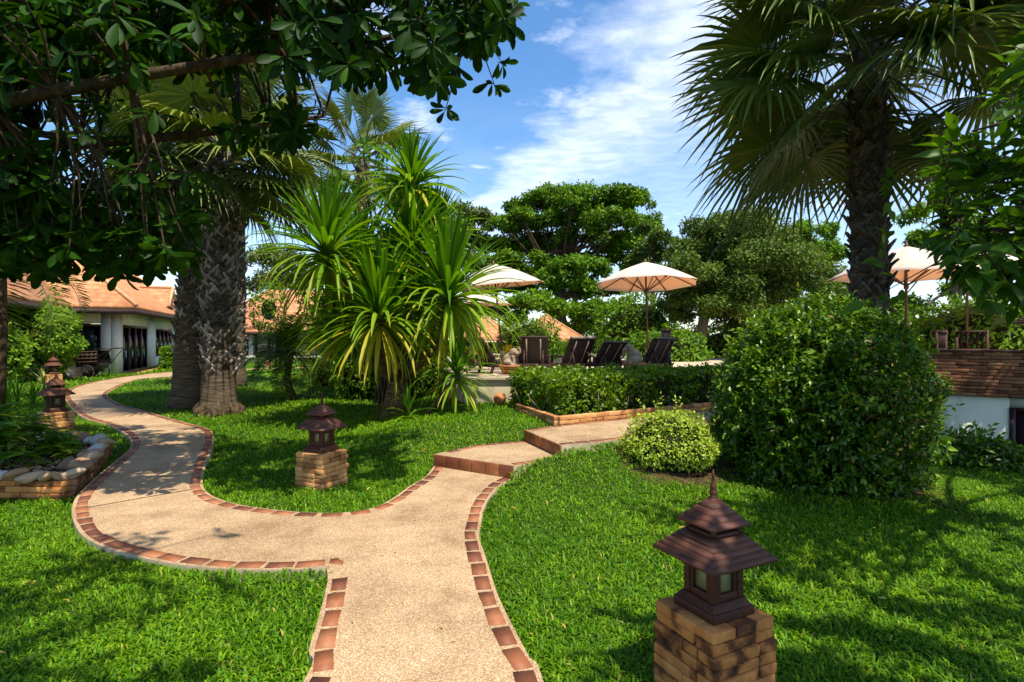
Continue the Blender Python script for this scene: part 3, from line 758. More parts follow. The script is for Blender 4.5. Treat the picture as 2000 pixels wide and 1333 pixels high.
def tiles(name, lines, ring, z, parent, pitch=0.215, ln=0.18, wd=0.092, inset=0.072):
    mb = MB()
    for line in lines:
        pts = resample(line, pitch)
        for i in range(len(pts) - 1):
            t = norm(pts[i + 1] - pts[i]); n = A(-t[1], t[0]); c = (pts[i] + pts[i + 1]) / 2
            if not pt_in_poly((c + n * .09)[None], ring)[0]: n = -n
            if not pt_in_poly((c + n * .09)[None], ring)[0]: continue
            c = c + n * inset; L = ln * rng.uniform(.9, 1.06); W = wd * rng.uniform(.93, 1.05)
            g = rng.normal(0, .004, (4, 2))
            q = np.array([c - t * L / 2 - n * W / 2, c + t * L / 2 - n * W / 2, c + t * L / 2 + n * W / 2, c - t * L / 2 + n * W / 2]) + g
            if np.cross(q[1] - q[0], q[2] - q[1]) < 0: q = q[::-1]
            mb.prism(q, z - 0.01, z + 0.004 + rng.uniform(0, .002), float(rng.random()))
    return structure(mb.build(name, MAT['tile'], parent))
tiles('border_tiles', [c_rt, c_fl, c_out, c_in], RING, PZ, path)
tiles('border_tiles', [catmull([B1, A(.28, 6.36), B2]), catmull([A2, A(-.42, 7.42), A1])], STEP1, S1Z, step_a, inset=.06)
tiles('border_tiles', [UP_NEAR, UP_FAR], STEP2, S2Z, upper, inset=.06)
def riser(parent, a, b, z0, z1, n):
    mb = MB(); t = norm(b - a); nn = A(t[1], -t[0]); L = np.linalg.norm(b - a)
    for i in range(n):
        p = a + t * (L * i / n + .004); q = a + t * (L * (i + 1) / n - .004)
        poly = np.array([p + nn * .016, q + nn * .016, q - nn * .005, p - nn * .005])
        if np.cross(poly[1] - poly[0], poly[2] - poly[1]) < 0: poly = poly[::-1]
        mb.prism(poly, z0 + .004, z1 - .002, float(rng.random()))
    structure(mb.build('step_riser', MAT['riser'], parent, bevel=.003))
mb = MB(); pent = np.array([gpt(a, b, PZ)[:2] for a, b in ((643,1101),(645,1094),(659,1091),(671,1099),(668,1104))]); pent = pent if np.cross(pent[1] - pent[0], pent[2] - pent[1]) > 0 else pent[::-1]
mb.prism(pent, PZ - .01, PZ + .005, .5); structure(mb.build('corner_tile', MAT['tile'], path))
riser(step_a, A1, B1, PZ, S1Z, 6); riser(upper, A2, B2, S1Z, S2Z, 6)
# a joint across the concrete of the left-hand bend
mb = MB(); mb.bar(gpt(165, 993, PZ) + A(0, 0, .001), gpt(378, 956, PZ) + A(0, 0, .001), .012, .006); structure(mb.build('expansion_joint', MAT['earth'], path))

PLANTER = np.array([[-4.60, 5.85], [-5.62, 7.80], [-7.35, 8.6], [-8.2, 6.05]])
DECK = np.array([[-.95, 11.0], [6.3, 11.75], [7.2, 11.2], [9.4, 9.9], [14, 9.5], [16, 26], [-3.4, 26], [-1.9, 15.5], [-1.38, 12.2]])
DZ = 0.87
def make_ground():
    xs = np.unique(np.concatenate([np.linspace(-700, -30, 14), np.arange(-30, -8, 1.0), np.arange(-8, 9, .2), np.arange(9, 30, 1.0), np.linspace(30, 700, 14)]))
    ys = np.unique(np.concatenate([np.linspace(-300, -6, 8), np.arange(-6, 1, 1.0), np.arange(1, 13, .2), np.arange(13, 40, 1.0), np.linspace(40, 1200, 16)]))
    X, Y = np.meshgrid(xs, ys); Z = zt(X, Y)
    # tucked under the slabs
    P = np.stack([X.ravel(), Y.ravel()], 1)
    ins = pt_in_poly(P, RING) | pt_in_poly(P, STEP1) | pt_in_poly(P, STEP2)
    Zr = Z.ravel(); Zr[ins] = np.minimum(Zr[ins], -0.05)
    V = np.stack([X.ravel(), Y.ravel(), Zr], 1)
    nx, ny = len(xs), len(ys)
    i, j = np.meshgrid(np.arange(nx - 1), np.arange(ny - 1)); k = (j * nx + i).ravel()
    mb = MB(); mb.add(V, [np.stack([k, k + 1, k + nx + 1, k + nx], 1)])
    structure(mb.build('ground', MAT['soil'], None, True))
make_ground()

def make_grass():
    mb = MB()
    bands = [(1.5, 3.2, 5200, 1.0), (3.2, 5, 3300, 1.05), (5, 7.5, 1900, 1.2), (7.5, 11, 950, 1.5), (11, 18, 380, 2.1), (18, 34, 95, 3.6)]
    for y0, y1, dens, sc in bands:
        xm = 1.15 * y1 + 1.4; dens *= 1.3
        n = int(2 * xm * (y1 - y0) * dens)
        P = np.stack([rng.uniform(-xm, xm, n), rng.uniform(y0, y1, n)], 1)
        P = P[np.abs(P[:, 0]) < 1.15 * P[:, 1] + 1.4]
        ex = pt_in_poly(P, RING) | pt_in_poly(P, STEP1) | pt_in_poly(P, STEP2) | pt_in_poly(P, PLANTER) | pt_in_poly(P, DECK)
        ex |= ((P[:, 0] - 3.57) / 1.0) ** 2 + ((P[:, 1] - 6.55) / 1.0) ** 2 < 1
        P = P[~ex]
        if y0 < 8: # worn and thin spots
            w = np.sin(P[:, 0] * 2.3 + 1) * np.sin(P[:, 1] * 2.9) + .6 * np.sin(P[:, 0] * 6.1) * np.sin(P[:, 1] * 5.3 + 2)
            P = P[rng.random(len(P)) < np.clip(1.12 - .35 * (w > .9), 0, 1)]
        n = len(P)
        tuft = np.sin(P[:, 0] * 9 + 3 * np.sin(P[:, 1] * 4)) * np.sin(P[:, 1] * 8 + 2 * np.sin(P[:, 0] * 5))
        L = 0.84 * (0.052 + .022 * rng.random(n) + .010 * tuft) * sc ** .75 * rng.uniform(.6, 1.25, n)
        W = 0.0092 * sc * rng.uniform(.7, 1.3, n)
        az = rng.uniform(0, 2 * np.pi, n); el = R(1) * rng.uniform(18, 74, n)
        d = np.stack([np.cos(az), np.sin(az)], 1); s = np.stack([-d[:, 1], d[:, 0]], 1)
        z0 = zt(P[:, 0], P[:, 1])
        def row(h, z): return np.stack([P[:, 0] + d[:, 0] * h, P[:, 1] + d[:, 1] * h, z0 + z], 1)
        c0 = row(0, -.004); c1 = row(L * .5 * np.cos(el), L * .55 * np.sin(el)); el2 = el - rng.uniform(.5, 1.2, n)
        c2 = row(L * (.5 * np.cos(el) + .5 * np.cos(el2)), L * (.55 * np.sin(el) + .45 * np.sin(el2)))
        S = np.stack([s[:, 0] * W / 2, s[:, 1] * W / 2, np.zeros(n)], 1)
        V = np.stack([c0 - S * .8, c0 + S * .8, c1 - S, c1 + S, c2], 1).reshape(-1, 3)
        k = np.arange(n)[:, None] * 5
        patch = .15 * np.sin(P[:, 0] * 1.3 + 2) * np.sin(P[:, 1] * 1.1) + .07 * np.sin(P[:, 0] * 4.1) * np.sin(P[:, 1] * 3.7)
        r = np.clip(rng.beta(2.2, 2.4, n) + patch, 0, .96); r[rng.random(n) < .008] = 1.0
        mb.add(V, [k + np.array([[0, 1, 3, 2]]), k + np.array([[2, 3, 4]])], np.repeat(r, 5))
    o = mb.build('grass', MAT['grass'])
    tag(o, 'short broad-bladed green grass covering the lawns beside the path', 'grass', kind='stuff')
make_grass()

def leaf_litter():
    mb = MB(); n = 70
    P = np.stack([rng.uniform(-5, 5.5, n), rng.uniform(2.2, 9, n)], 1)
    P = P[~(pt_in_poly(P, RING) | pt_in_poly(P, STEP1) | pt_in_poly(P, PLANTER))]; n = len(P)
    pos = np.stack([P[:, 0], P[:, 1], zt(P[:, 0], P[:, 1]) + .045], 1)
    az = rng.uniform(0, 6.28, n)
    scatter(mb, LEAF_LANCE, pos, np.stack([np.cos(az), np.sin(az), rng.normal(0, .2, n)], 1), A(0, 0, 1) + rng.normal(0, .35, (n, 3)), rng.uniform(.03, .07, n), rng.random(n))
    Q = [gpt(float(a), float(b), PZ) for a, b in zip(rng.uniform(640, 930, 26), 970 + 340 * rng.random(26) ** 1.3)] + [gpt(935, 1030, PZ), gpt(750, 1055, PZ), gpt(880, 1180, PZ), gpt(560, 1020, PZ), gpt(800, 1100, PZ)]
    for q in Q:
        a = rng.uniform(0, 6.28)
        scatter(mb, LEAF_LANCE, (q + A(0, 0, .012))[None], A(math.cos(a), math.sin(a), .05)[None], A(0, 0, 1)[None], np.array([rng.uniform(.012, .045)]), rng.random(1))
    tag(mb.build('leaf_litter', MAT['dryleaf']), 'scattered dry fallen leaves lying on the lawn', 'fallen leaves', kind='stuff')
leaf_litter()

# ------------------------------------------------------------------ brickwork
def brick_course(mb, p, q, z, h, th, bl=0.21, off=0.0, jit=0.006, gap=0.005):
    p = np.asarray(p, float)[:2]; q = np.asarray(q, float)[:2]; L = np.linalg.norm(q - p); t = (q - p) / L
    a = math.atan2(t[1], t[0]); s = -off
    while s < L - .01:
        e = min(s + bl * rng.uniform(.92, 1.08), L); b = max(s, 0)
        if e - b > .03:
            c = p + t * (b + e) / 2 + A(-t[1], t[0]) * rng.normal(0, jit)
            mb.box((c[0], c[1], z + h / 2), ((e - b) / 2 - gap / 2, th / 2, h / 2 - gap / 2), a + rng.normal(0, .006), float(rng.random()), .0015)
        s = e
def pedestal(mb, side, courses, h, z0=0.0, spread=0.0):
    s = side / 2; th = .105
    for k in range(courses):
        ss = s * (1 + spread * (1 - k / max(1, courses - 1))) + rng.normal(0, .003)
        z = z0 + k * h
        flip = k % 2
        for side_i in range(4):
            a = side_i * math.pi / 2
            c_, s_ = math.cos(a), math.sin(a)
            x0, x1 = (-ss, ss - th) if (side_i + flip) % 2 == 0 else (-ss + 0.0, ss - th)
            p = (x0, -ss + th / 2); q = (x1, -ss + th / 2)
            P = (p[0] * c_ - p[1] * s_, p[0] * s_ + p[1] * c_); Q = (q[0] * c_ - q[1] * s_, q[0] * s_ + q[1] * c_)
            brick_course(mb, P, Q, z, h, th, .24, off=[.0, .11, .05][(k + side_i) % 3], jit=.004)
        mb.box((0, 0, z + h / 2 - .004), (ss - th * .9, ss - th * .9, h / 2), 0, .4)

# ------------------------------------------------------------------ garden lanterns
def hip_roof(mb, half, top, z0, z1, rows, th=0.012):
    """stepped shingle rows of a small square roof"""
    for k in range(rows):
        f0, f1 = k / rows, (k + 1) / rows
        h0 = half + (top - half) * f0; h1 = half + (top - half) * f1
        za = z0 + (z1 - z0) * f0; zb = z0 + (z1 - z0) * f1
        lap = .012
        r = float(rng.random())
        lo = h0 + .009; hi = h1
        v = []
        for hh, zz in ((lo, za - th * .6), (lo, za + .005), (hi, zb + .006), (hi, za - th * .6)):
            v += [(-hh, -hh, zz), (hh, -hh, zz), (hh, hh, zz), (-hh, hh, zz)]
        F = []
        for a in range(3):
            for i in range(4):
                j = (i + 1) % 4; F.append((4 * a + i, 4 * a + j, 4 * a + 4 + j, 4 * a + 4 + i))
        F += [(3, 2, 1, 0)] if k == 0 else [(3, 2, 1, 0)]
        F += [(12, 13, 14, 15)]
        mb.add(v, F, r)
    mb.box((0, 0, z1 + .002), (top, top, .01), 0, .5)
def make_lantern(label, brick, side=0.38, courses=7, ch=0.052, body=1.0, stand=True, roofmat='wood_roof'):
    t = thing('garden_lantern', label, 'lantern')
    b = MB(); z = 0.0
    if stand:
        pedestal(b, side, courses, ch, -0.03, .03); z = courses * ch - .03
        b.build('brick_pedestal', brick, t, bevel=.0035)
    s = body; W = MAT['wood_dark']
    p = MB(); p.box((0, 0, z + .02 * s), (.128 * s, .128 * s, .02 * s)); p.box((0, 0, z + .056 * s), (.122 * s, .122 * s, .0155 * s), taper=.82); p.build('plinth', W, t, bevel=.003)
    fr = MB(); zb, zt_ = z + .072 * s, z + .262 * s; h = .088 * s
    for sx in (-1, 1):
        for sy in (-1, 1): fr.box((sx * (h - .011 * s), sy * (h - .011 * s), (zb + zt_) / 2), (.017 * s, .017 * s, (zt_ - zb) / 2))
    for a in range(4):
        c_, s_ = math.cos(a * math.pi / 2), math.sin(a * math.pi / 2)
        for zz, hh in ((zb + .016 * s, .016 * s), (zt_ - .03 * s, .03 * s)):
            fr.box((-(-(h - .011 * s)) * s_, -(h - .011 * s) * c_, zz), (.06 * s, .013 * s, hh) if a % 2 == 0 else (.013 * s, .06 * s, hh))
        # inner stile that narrows the pane
        for q in (-1, 1):
            lx, ly = q * .052 * s, -(h - .012 * s)
            fr.box((lx * c_ - ly * s_, lx * s_ + ly * c_, (zb + zt_) / 2), (.011 * s, .010 * s, (zt_ - zb) / 2 - .02 * s) if a % 2 == 0 else (.010 * s, .011 * s, (zt_ - zb) / 2 - .02 * s))
    fr.build('frame', W, t, bevel=.002)
    for a in range(4):
        g = MB(); ly = -(h - .02 * s); c_, s_ = math.cos(a * math.pi / 2), math.sin(a * math.pi / 2)
        hx, hy = (.050 * s, .003 * s) if a % 2 == 0 else (.003 * s, .050 * s)
        g.box((-ly * s_, ly * c_, (zb + zt_) / 2), (hx, hy, (zt_ - zb) / 2 - .03 * s)); g.build('glass_pane', MAT['lamp_glass'], t)
    rm = MAT[roofmat]
    lr = MB(); hip_roof(lr, .188 * s, .088 * s, zt_ + .0 * s, zt_ + .10 * s, 5); lr.build('lower_roof', rm, t)
    v = MB()
    for sx in (-1, 1):
        for sy in (-1, 1): v.box((sx * .078 * s, sy * .078 * s, zt_ + .12 * s), (.010 * s, .010 * s, .028 * s))
        v.box((sx * .078 * s, 0, zt_ + .108 * s), (.008 * s, .066 * s, .010 * s)); v.box((0, sx * .078 * s, zt_ + .108 * s), (.066 * s, .008 * s, .010 * s))
        v.box((sx * .078 * s, 0, zt_ + .142 * s), (.007 * s, .066 * s, .007 * s)); v.box((0, sx * .078 * s, zt_ + .142 * s), (.066 * s, .007 * s, .007 * s))
    v.box((0, 0, zt_ + .125 * s), (.05 * s, .05 * s, .02 * s))
    v.build('vent_gallery', W, t)
    ur = MB(); hip_roof(ur, .108 * s, .020 * s, zt_ + .15 * s, zt_ + .245 * s, 4); ur.build('upper_roof', rm, t)
    f = MB(); zz = zt_ + .25 * s
    f.lathe([(.019 * s, zz), (.022 * s, zz + .008 * s), (.014 * s, zz + .016 * s), (.017 * s, zz + .028 * s), (.018 * s, zz + .040 * s), (.012 * s, zz + .046 * s), (.017 * s, zz + .055 * s), (.012 * s, zz + .066 * s), (.009 * s, zz + .08 * s), (.006 * s, zz + .105 * s), (.009 * s, zz + .112 * s), (.006 * s, zz + .12 * s), (.002 * s, zz + .142 * s)], seg=14)
    f.build('finial', W, t, True)
    return t
GL = 'garden lanterns along the path'
lan1 = make_lantern('large near lantern on a dark-stained brick pedestal, brown pagoda roof, front right', MAT['brick_old'], courses=8, ch=.051)
put(lan1, (.893, 2.50, zf(.92, 2.5) + .035), R(26), .94, group=GL)
lan2 = make_lantern('pagoda lantern on orange brick pedestal standing alone on the middle lawn', MAT['brick'], side=.385, courses=8, ch=.051)
put(lan2, (-2.06, 6.1, zf(-2.06, 6.1)), R(-26), .98, group=GL)
q = gpt(116, 843, 0)
lan3 = make_lantern('pagoda lantern on square orange brick pedestal at left edge of the path bend', MAT['brick'], side=.42, courses=8, body=1.12)
put(lan3, (q[0] - .1, q[1] + .05, -.05), R(55), 1.0, group=GL)
lan4 = copy_tree(lan3); put(lan4, tuple(ppt(104, 753, 18.7)[:2]) + (.0,), R(50), 1.0, 'more distant brick-based lantern beside the handcart and white striped plants', GL)
lan5 = copy_tree(lan2); put(lan5, (-13.4, 30.9, -.03), R(20), 1.0, 'tiny far lantern on the lawn in front of the second house', GL)

# ------------------------------------------------------------------ stone planter
def planter():
    t = thing('brick_planter', 'low brick planter bed edged with rounded river stones at the left', 'planter', (-5.6, 7, 0))
    for a, b in ((0, 1), (1, 2), (2, 3), (3, 0)):
        mb = MB(); p, q = PLANTER[a], PLANTER[b]
        for k in range(4): brick_course(mb, p, q, -.12 + k * .06, .06, .12, .25, off=.12 * (k % 2), jit=.006)
        mb.build('brick_wall', MAT['brick_old' if a != 0 else 'brick_dim'], t, bevel=.005)
    e = MB(); c = PLANTER.mean(0); inner = c + (PLANTER - c) * .97
    if np.cross(inner[1] - inner[0], inner[2] - inner[1]) < 0: inner = inner[::-1]
    e.prism(inner, -.1, .06); e.build('soil', MAT['earth'], t)
    return t
planter()
def stone_shape(seed):
    r = np.random.default_rng(seed); bm = bmesh.new(); bmesh.ops.create_icosphere(bm, subdivisions=3, radius=1.0)
    V = np.array([v.co[:] for v in bm.verts]); F = np.array([[v.index for v in f.verts] for f in bm.faces]); bm.free()
    k = r.normal(size=(4, 3)) * 1.5
    d = 1 + sum(.10 * np.sin(V @ k[i] + i * 2) for i in range(4)); d = d - .10 * np.clip(V @ norm(r.normal(size=3)) - .45, 0, 1) - .25 * np.clip(V @ norm(r.normal(size=3)) - .55, 0, 1)
    return V * d[:, None] * A(1.25, .9, .52), F
STONE_SHAPES = [stone_shape(s) for s in range(6)]
def stones():
    edge = []
    for a, b, n in ((3, 0, 21), (0, 1, 15), (1, 2, 13)):
        for i in range(n):
            f = (i + .5) / n; p = PLANTER[a] + (PLANTER[b] - PLANTER[a]) * f; c = PLANTER.mean(0)
            edge.append((p + norm(c - p) * rng.uniform(-.05, .04), rng.uniform(.07, .115), .125))
            if rng.random() < .8: edge.append((p + norm(c - p) * rng.uniform(.14, .5) + rng.normal(0, .06, 2), rng.uniform(.035, .075), .08))
    names = [('tan rounded river stone on the planter edge', .45), ('pale grey rounded river stone on the planter edge', .92), ('brown rounded river stone on the planter edge', .22)]
    for k, (p, r_, z) in enumerate(edge):
        V, F = STONE_SHAPES[k % 6]; a = rng.uniform(0, 6.28); c_, s_ = math.cos(a), math.sin(a)
        v = V * r_; v = np.stack([v[:, 0] * c_ - v[:, 1] * s_, v[:, 0] * s_ + v[:, 1] * c_, v[:, 2] + .3 * r_ * np.sin(V[:, 0])], 1) + A(p[0], p[1], z + .03)
        lab, tone = names[int(rng.choice(3, p=[.5, .25, .25]))]
        mb = MB(); mb.add(v, [F], float(np.clip(tone + rng.normal(0, .06), 0, 1)))
        tag(mb.build('river_stone', MAT['stone'], None, True), lab, 'stone', lab.split(' ')[0] + ' stones edging the planter')
    mb = MB(); n = 900; c = PLANTER.mean(0)
    w = rng.dirichlet((1, 1, 1, 1), n); P = w @ (c + (PLANTER - c) * .95)
    oc = A([-1, 0, 0], [1, 0, 0], [0, -1, 0], [0, 1, 0], [0, 0, -1], [0, 0, 1]).reshape(6, 3) * A(1, .8, .55)
    of = [np.array([[0, 2, 5], [2, 1, 5], [1, 3, 5], [3, 0, 5], [2, 0, 4], [1, 2, 4], [3, 1, 4], [0, 3, 4]])]
    scatter(mb, (oc, of), np.stack([P[:, 0], P[:, 1], np.full(n, .075)], 1), rdir(n), A(0, 0, 1) + rng.normal(0, .3, (n, 3)), rng.uniform(.02, .045, n), rng.random(n) * .62)
    tag(mb.build('gravel', MAT['stone'], None, True), 'loose small pebbles covering the planter bed soil', 'gravel', kind='stuff')
stones()
def bed_plant():
    t = thing('leafy_shrub', 'low broad-leaved green plant growing in the stone-edged planter', 'plant', (-6.55, 7.0, .1))
    f, s = MB(), MB()
    for i in range(110):
        a = rng.uniform(0, 6.28); rr = rng.uniform(0, 1) ** .6
        tip = A(-6.5 + math.cos(a) * rr * .95, 7.0 + math.sin(a) * rr * .75, .22 + .52 * (1 - rr ** 2) * rng.uniform(.6, 1.1))
        root = A(-6.5 + math.cos(a) * rr * .6, 7.0 + math.sin(a) * rr * .5, .08)
        s.tube(np.array([root, (root + tip) / 2 + A(0, 0, .05), tip]), [.008, .006, .003], 4)
        n = 9; az = np.arange(n) * 2.4 + rng.uniform(0, 6)
        d = np.stack([np.cos(az), np.sin(az), rng.uniform(-.25, .55, n)], 1)
        pos = tip + A(0, 0, 1) * (-np.arange(n) * .022)[:, None]
        scatter(f, LEAF_OVATE, pos, d, A(0, 0, 1) + d * -.2 + rng.normal(0, .2, (n, 3)), rng.uniform(.13, .22, n), np.clip(rng.beta(2, 3, n) + (.45 if rng.random() < .3 else .12), 0, 1))
    f.build('leaves', MAT['bedleaf'], t); s.build('stem', MAT['petiole'], t)
bed_plant()

# ------------------------------------------------------------------ clipped shrubs and hedges
def bush(name, label, c, rad, n, size, mat, zmin, tmpl=LEAF_FOLD, cat='shrub', group=None, core=.86, tone=0.0, sprigs=0, coremat='twigs', shell=.86, shoots=False):
    t = thing(name, label, cat, (c[0], c[1], zmin), group)
    f = MB()
    if shoots:      # leafy shoots that stand out of the mass and shade one another
        k = 9; m = n // k; u = rdir(m * 2); u = u[u[:, 2] > -.75][:m]; m = len(u)
        lump = 1 + .035 * np.sin(u[:, 0] * 9 + 1) * np.sin(u[:, 2] * 8) + .03 * np.sin(u[:, 1] * 13 + u[:, 2] * 11)
        base = np.asarray(c) + u * np.asarray(rad) * (rng.uniform(.84, .99, m) * lump)[:, None]
        ax = norm(u * .8 + A(0, 0, .55) + rdir(m) * .55); ln = rng.uniform(.05, .17, m)
        t_ = np.tile(np.linspace(.0, 1, k), (m, 1)); P = base[:, None, :] + ax[:, None, :] * (t_ * ln[:, None])[:, :, None] + rng.normal(0, .008, (m, k, 3))
        tn = np.clip(rng.beta(2, 2, m)[:, None] * .7 + .25 * t_ + rng.normal(0, .08, (m, k)), 0, .97); tn[rng.random((m, k)) < .006] = 1.0
        dd = norm(rdir(m * k) + np.repeat(ax, k, 0) * .7 + A(0, 0, -.12)); nn = norm(np.repeat(ax, k, 0) * .5 + A(0, 0, .6) + rdir(m * k) * .6)
        P = P.reshape(-1, 3); g = P[:, 2] > zmin; sz = size * rng.uniform(.7, 1.25, m * k)
        scatter(f, tmpl, P[g], dd[g], nn[g], sz[g], tn.reshape(-1)[g])
    else: ellipsoid_leaves(f, c, rad, n, size, tmpl, shell, .55, .75, tone, zmin)
    for _ in range(sprigs):
        u = rdir(1)[0]; u[2] = abs(u[2]) * .9 + .1; u = norm(u); p = np.asarray(c) + u * np.asarray(rad) * .98
        k = 12; ln = rng.uniform(.10, .26)
        d = norm(u + rdir(1)[0] * .4 + A(0, 0, .5))
        pos = p + d * np.linspace(0, ln, k)[:, None]
        scatter(f, tmpl, pos, norm(rdir(k) + d * .6), rdir(k) + A(0, 0, 1), size * rng.uniform(.8, 1.3, k), np.clip(rng.beta(3, 2, k) + .1, 0, .98))
    f.build('leaves', MAT[mat], t)
    b = MB(); m = 20; a = np.linspace(-math.pi / 2, math.pi / 2, m)
    prof = [(max(.01, rad[0] * core * math.cos(x)), c[2] + rad[2] * core * math.sin(x)) for x in a]
    prof = [(r_, max(zmin - .05, z_)) for r_, z_ in prof]
    b.lathe([(r_ * (1 + .02 * math.sin(k * 3)), z_) for k, (r_, z_) in enumerate(prof)], (c[0], c[1], 0), 28)
    b.build('branches', MAT[coremat], t, True)  # added solid core, stands for the bush's dark interior
    return t
bush('round_bush', 'big dark green rounded bush beside the brick terrace wall', (3.57, 6.55, .74), (1.10, 1.14, 1.26), 52000, .060, 'bush', zf(3.6, 6.5) - .02, sprigs=120, tmpl=LEAF_FOLD, core=.80, shoots=True)
def dead_patch():
    t = thing('dry_twigs', 'tangle of dry brown twigs caught in the front of the big round bush', 'twigs', (3.5, 5.7, .9))
    m = MB(); c = A(3.57, 6.55, .74)
    for k in range(60):
        m = MB(); u = norm(A(.10, -1, .12) + rng.normal(0, .26, 3) * A(1, .3, 1)); p_ = c + u * A(1.10, 1.14, 1.26) * 1.03
        d = norm(np.cross(u, rdir(1)[0]) + u * .25 - A(0, 0, .5)); L = rng.uniform(.08, .26)
        m.tube(np.array([p_, p_ + d * L * .5 + rng.normal(0, .015, 3), p_ + d * L]), [.0035, .003, .0015], 4, float(rng.random())); m.build('twig', MAT['bark_drac'], t)
    n = 90; u = norm(A(.10, -1, .12) + rng.normal(0, .26, (n, 3)) * A(1, .3, 1))
    f = MB(); scatter(f, LEAF_FOLD, c + u * A(1.10, 1.14, 1.26) * 1.02, rdir(n), u + rdir(n) * .5, rng.uniform(.03, .06, n), rng.random(n))
    f.build('dry_leaves', MAT['dryleaf'], t)
dead_patch()
def bush_vine():
    t = thing('bindweed_vine', 'light green heart-leaved vine on the right front of the round bush', 'vine', (4.4, 5.9, .5)); f = MB(); s = MB(); c = A(3.57, 6.55, .74)
    a = np.linspace(0, 4.2, 16); P = []
    for q in a:
        u = norm(A(.50 + .16 * math.cos(q), -.78, -.22 + .15 * math.sin(q))); P.append(c + u * A(1.10, 1.14, 1.26) * 1.09)
    P = np.array(P); s.tube(P, .005, 5); d = norm(rdir(16) * .7 + A(0, -.3, -.4))
    scatter(f, LEAF_OVATE, P, d, A(0, -1, .5) + rng.normal(0, .3, (16, 3)), rng.uniform(.08, .14, 16), rng.uniform(.5, .9, 16))
    f.build('leaves', MAT['lime'], t); s.build('stem', MAT['petiole'], t)
bush_vine()
bush('golden_bush', 'small pale yellow-green rounded bush beside the upper path', (1.86, 6.62, .30), (.53, .52, .42), 9500, .040, 'golden', zf(1.86, 6.6), sprigs=26, core=.86)
def bush_bed(c, r):
    mb = MB(); a = np.linspace(0, 2 * np.pi, 41)[:-1]; rr = r * (1 + .06 * np.sin(a * 5) + .04 * np.sin(a * 9 + 1))
    x = c[0] + rr * np.cos(a); y = c[1] + rr * np.sin(a)
    for k in (0,):
        V = np.concatenate([np.stack([x, y, zt(x, y) + .004], 1), [[c[0], c[1], zf(*c) + .03]]])
        mb.add(V, [np.array([[i, (i + 1) % 40, 40] for i in range(40)])])
    structure(mb.build('earth_bed', MAT['earth'], None, True))
bush_bed((1.86, 6.6), .66); bush_bed((3.57, 6.55), 1.3)

def poly_hedge(name, label, poly, z0, z1, n, size, mat, cat='hedge', loc=None, core_in=.10, tone=0.0, branch_show=0):
    poly = np.array(poly, float); c = poly.mean(0)
    t = thing(name, label, cat, (c[0], c[1], z0)); f = MB(); m = len(poly)
    sides = [(poly[i], poly[(i + 1) % m]) for i in range(m)]
    if sum(np.cross(a, b) for a, b in sides) < 0: poly = poly[::-1]; sides = [(poly[i], poly[(i + 1) % m]) for i in range(m)]
    Ls = np.array([np.linalg.norm(b - a) for a, b in sides]); H = z1 - z0
    lo, hi = poly.min(0), poly.max(0)
    area = .5 * abs(sum(np.cross(a, b) for a, b in sides)); tot = area + Ls.sum() * H
    nt = int(n * area / tot * 1.5)
    P = np.stack([rng.uniform(lo[0], hi[0], nt * 3), rng.uniform(lo[1], hi[1], nt * 3)], 1); P = P[pt_in_poly(P, poly)][:nt]
    def lumpy(x, y): return .035 * np.sin(x * 7 + y * 3) + .03 * np.sin(y * 9 - x * 4) + .02 * np.sin(x * 17)
    pos = [np.stack([P[:, 0], P[:, 1], z1 + lumpy(P[:, 0], P[:, 1]) - .08 * rng.random(len(P)) + .05 * (rng.random(len(P)) < .08)], 1)]; nr = [np.tile(A(0, 0, 1), (len(P), 1))]
    for (a, b), L in zip(sides, Ls):
        k = int(n * L * H / tot); s = rng.random(k); z = z0 + H * rng.random(k) ** .85
        o = norm(A(b[1] - a[1], a[0] - b[0]))
        xy = a + (b - a) * s[:, None] + o * (lumpy(s * L, z) + .03 - .11 * rng.random(k))[:, None]
        pos.append(np.concatenate([xy, z[:, None]], 1)); nr.append(np.tile(A(o[0], o[1], .35), (k, 1)))
    pos = np.concatenate(pos); nr = np.concatenate(nr); k = len(pos)
    scatter(f, LEAF_FOLD, pos, norm(rdir(k) + nr * .45 + A(0, 0, .15)), norm(nr * .7 + rdir(k) * .7), size * rng.uniform(.65, 1.3, k), np.clip(rng.beta(2, 2, k) + tone, 0, 1))
    f.build('leaves', MAT[mat], t)
    b = MB(); inner = []
    for i in range(m):
        p = poly[i]; d0 = norm(poly[i - 1] - p); d1 = norm(poly[(i + 1) % m] - p); cr = abs(np.cross(d0, d1))
        inner.append(p + (d0 + d1) * core_in / max(cr, .3))
    b.prism(inner, z0 - .03, z1 - .09); b.build('branches', MAT['twigs'], t)  # dark solid added inside the hedge leaves to block see-through
    if branch_show:
        for i in range(branch_show):
            s = MB()
            (a, bb), L = sides[rng.choice(m, p=Ls / Ls.sum())], 0
            p = a + (bb - a) * rng.random(); o = norm(A(bb[1] - a[1], a[0] - bb[0]))
            q = A(*(p - o * .02), z0 + .0); e = q + A(*(o * .05), H * rng.uniform(.35, .7)) + A(*rng.normal(0, .09, 2), 0)
            s.tube(np.array([q, (q + e) / 2 + rng.normal(0, .02, 3), e]), [.012, .009, .005], 5)
            s.build('stem', MAT['bark_pale'], t)
    return t
poly_hedge('clipped_hedge', 'long clipped green hedge along the pool terrace wall', [(.0, 10.2), (.74, 8.5), (3.9, 10.4), (5.6, 11.2), (5.2, 11.5), (3.6, 11.15), (.3, 10.85)], .30, .98, 17000, .082, 'hedge', branch_show=46)
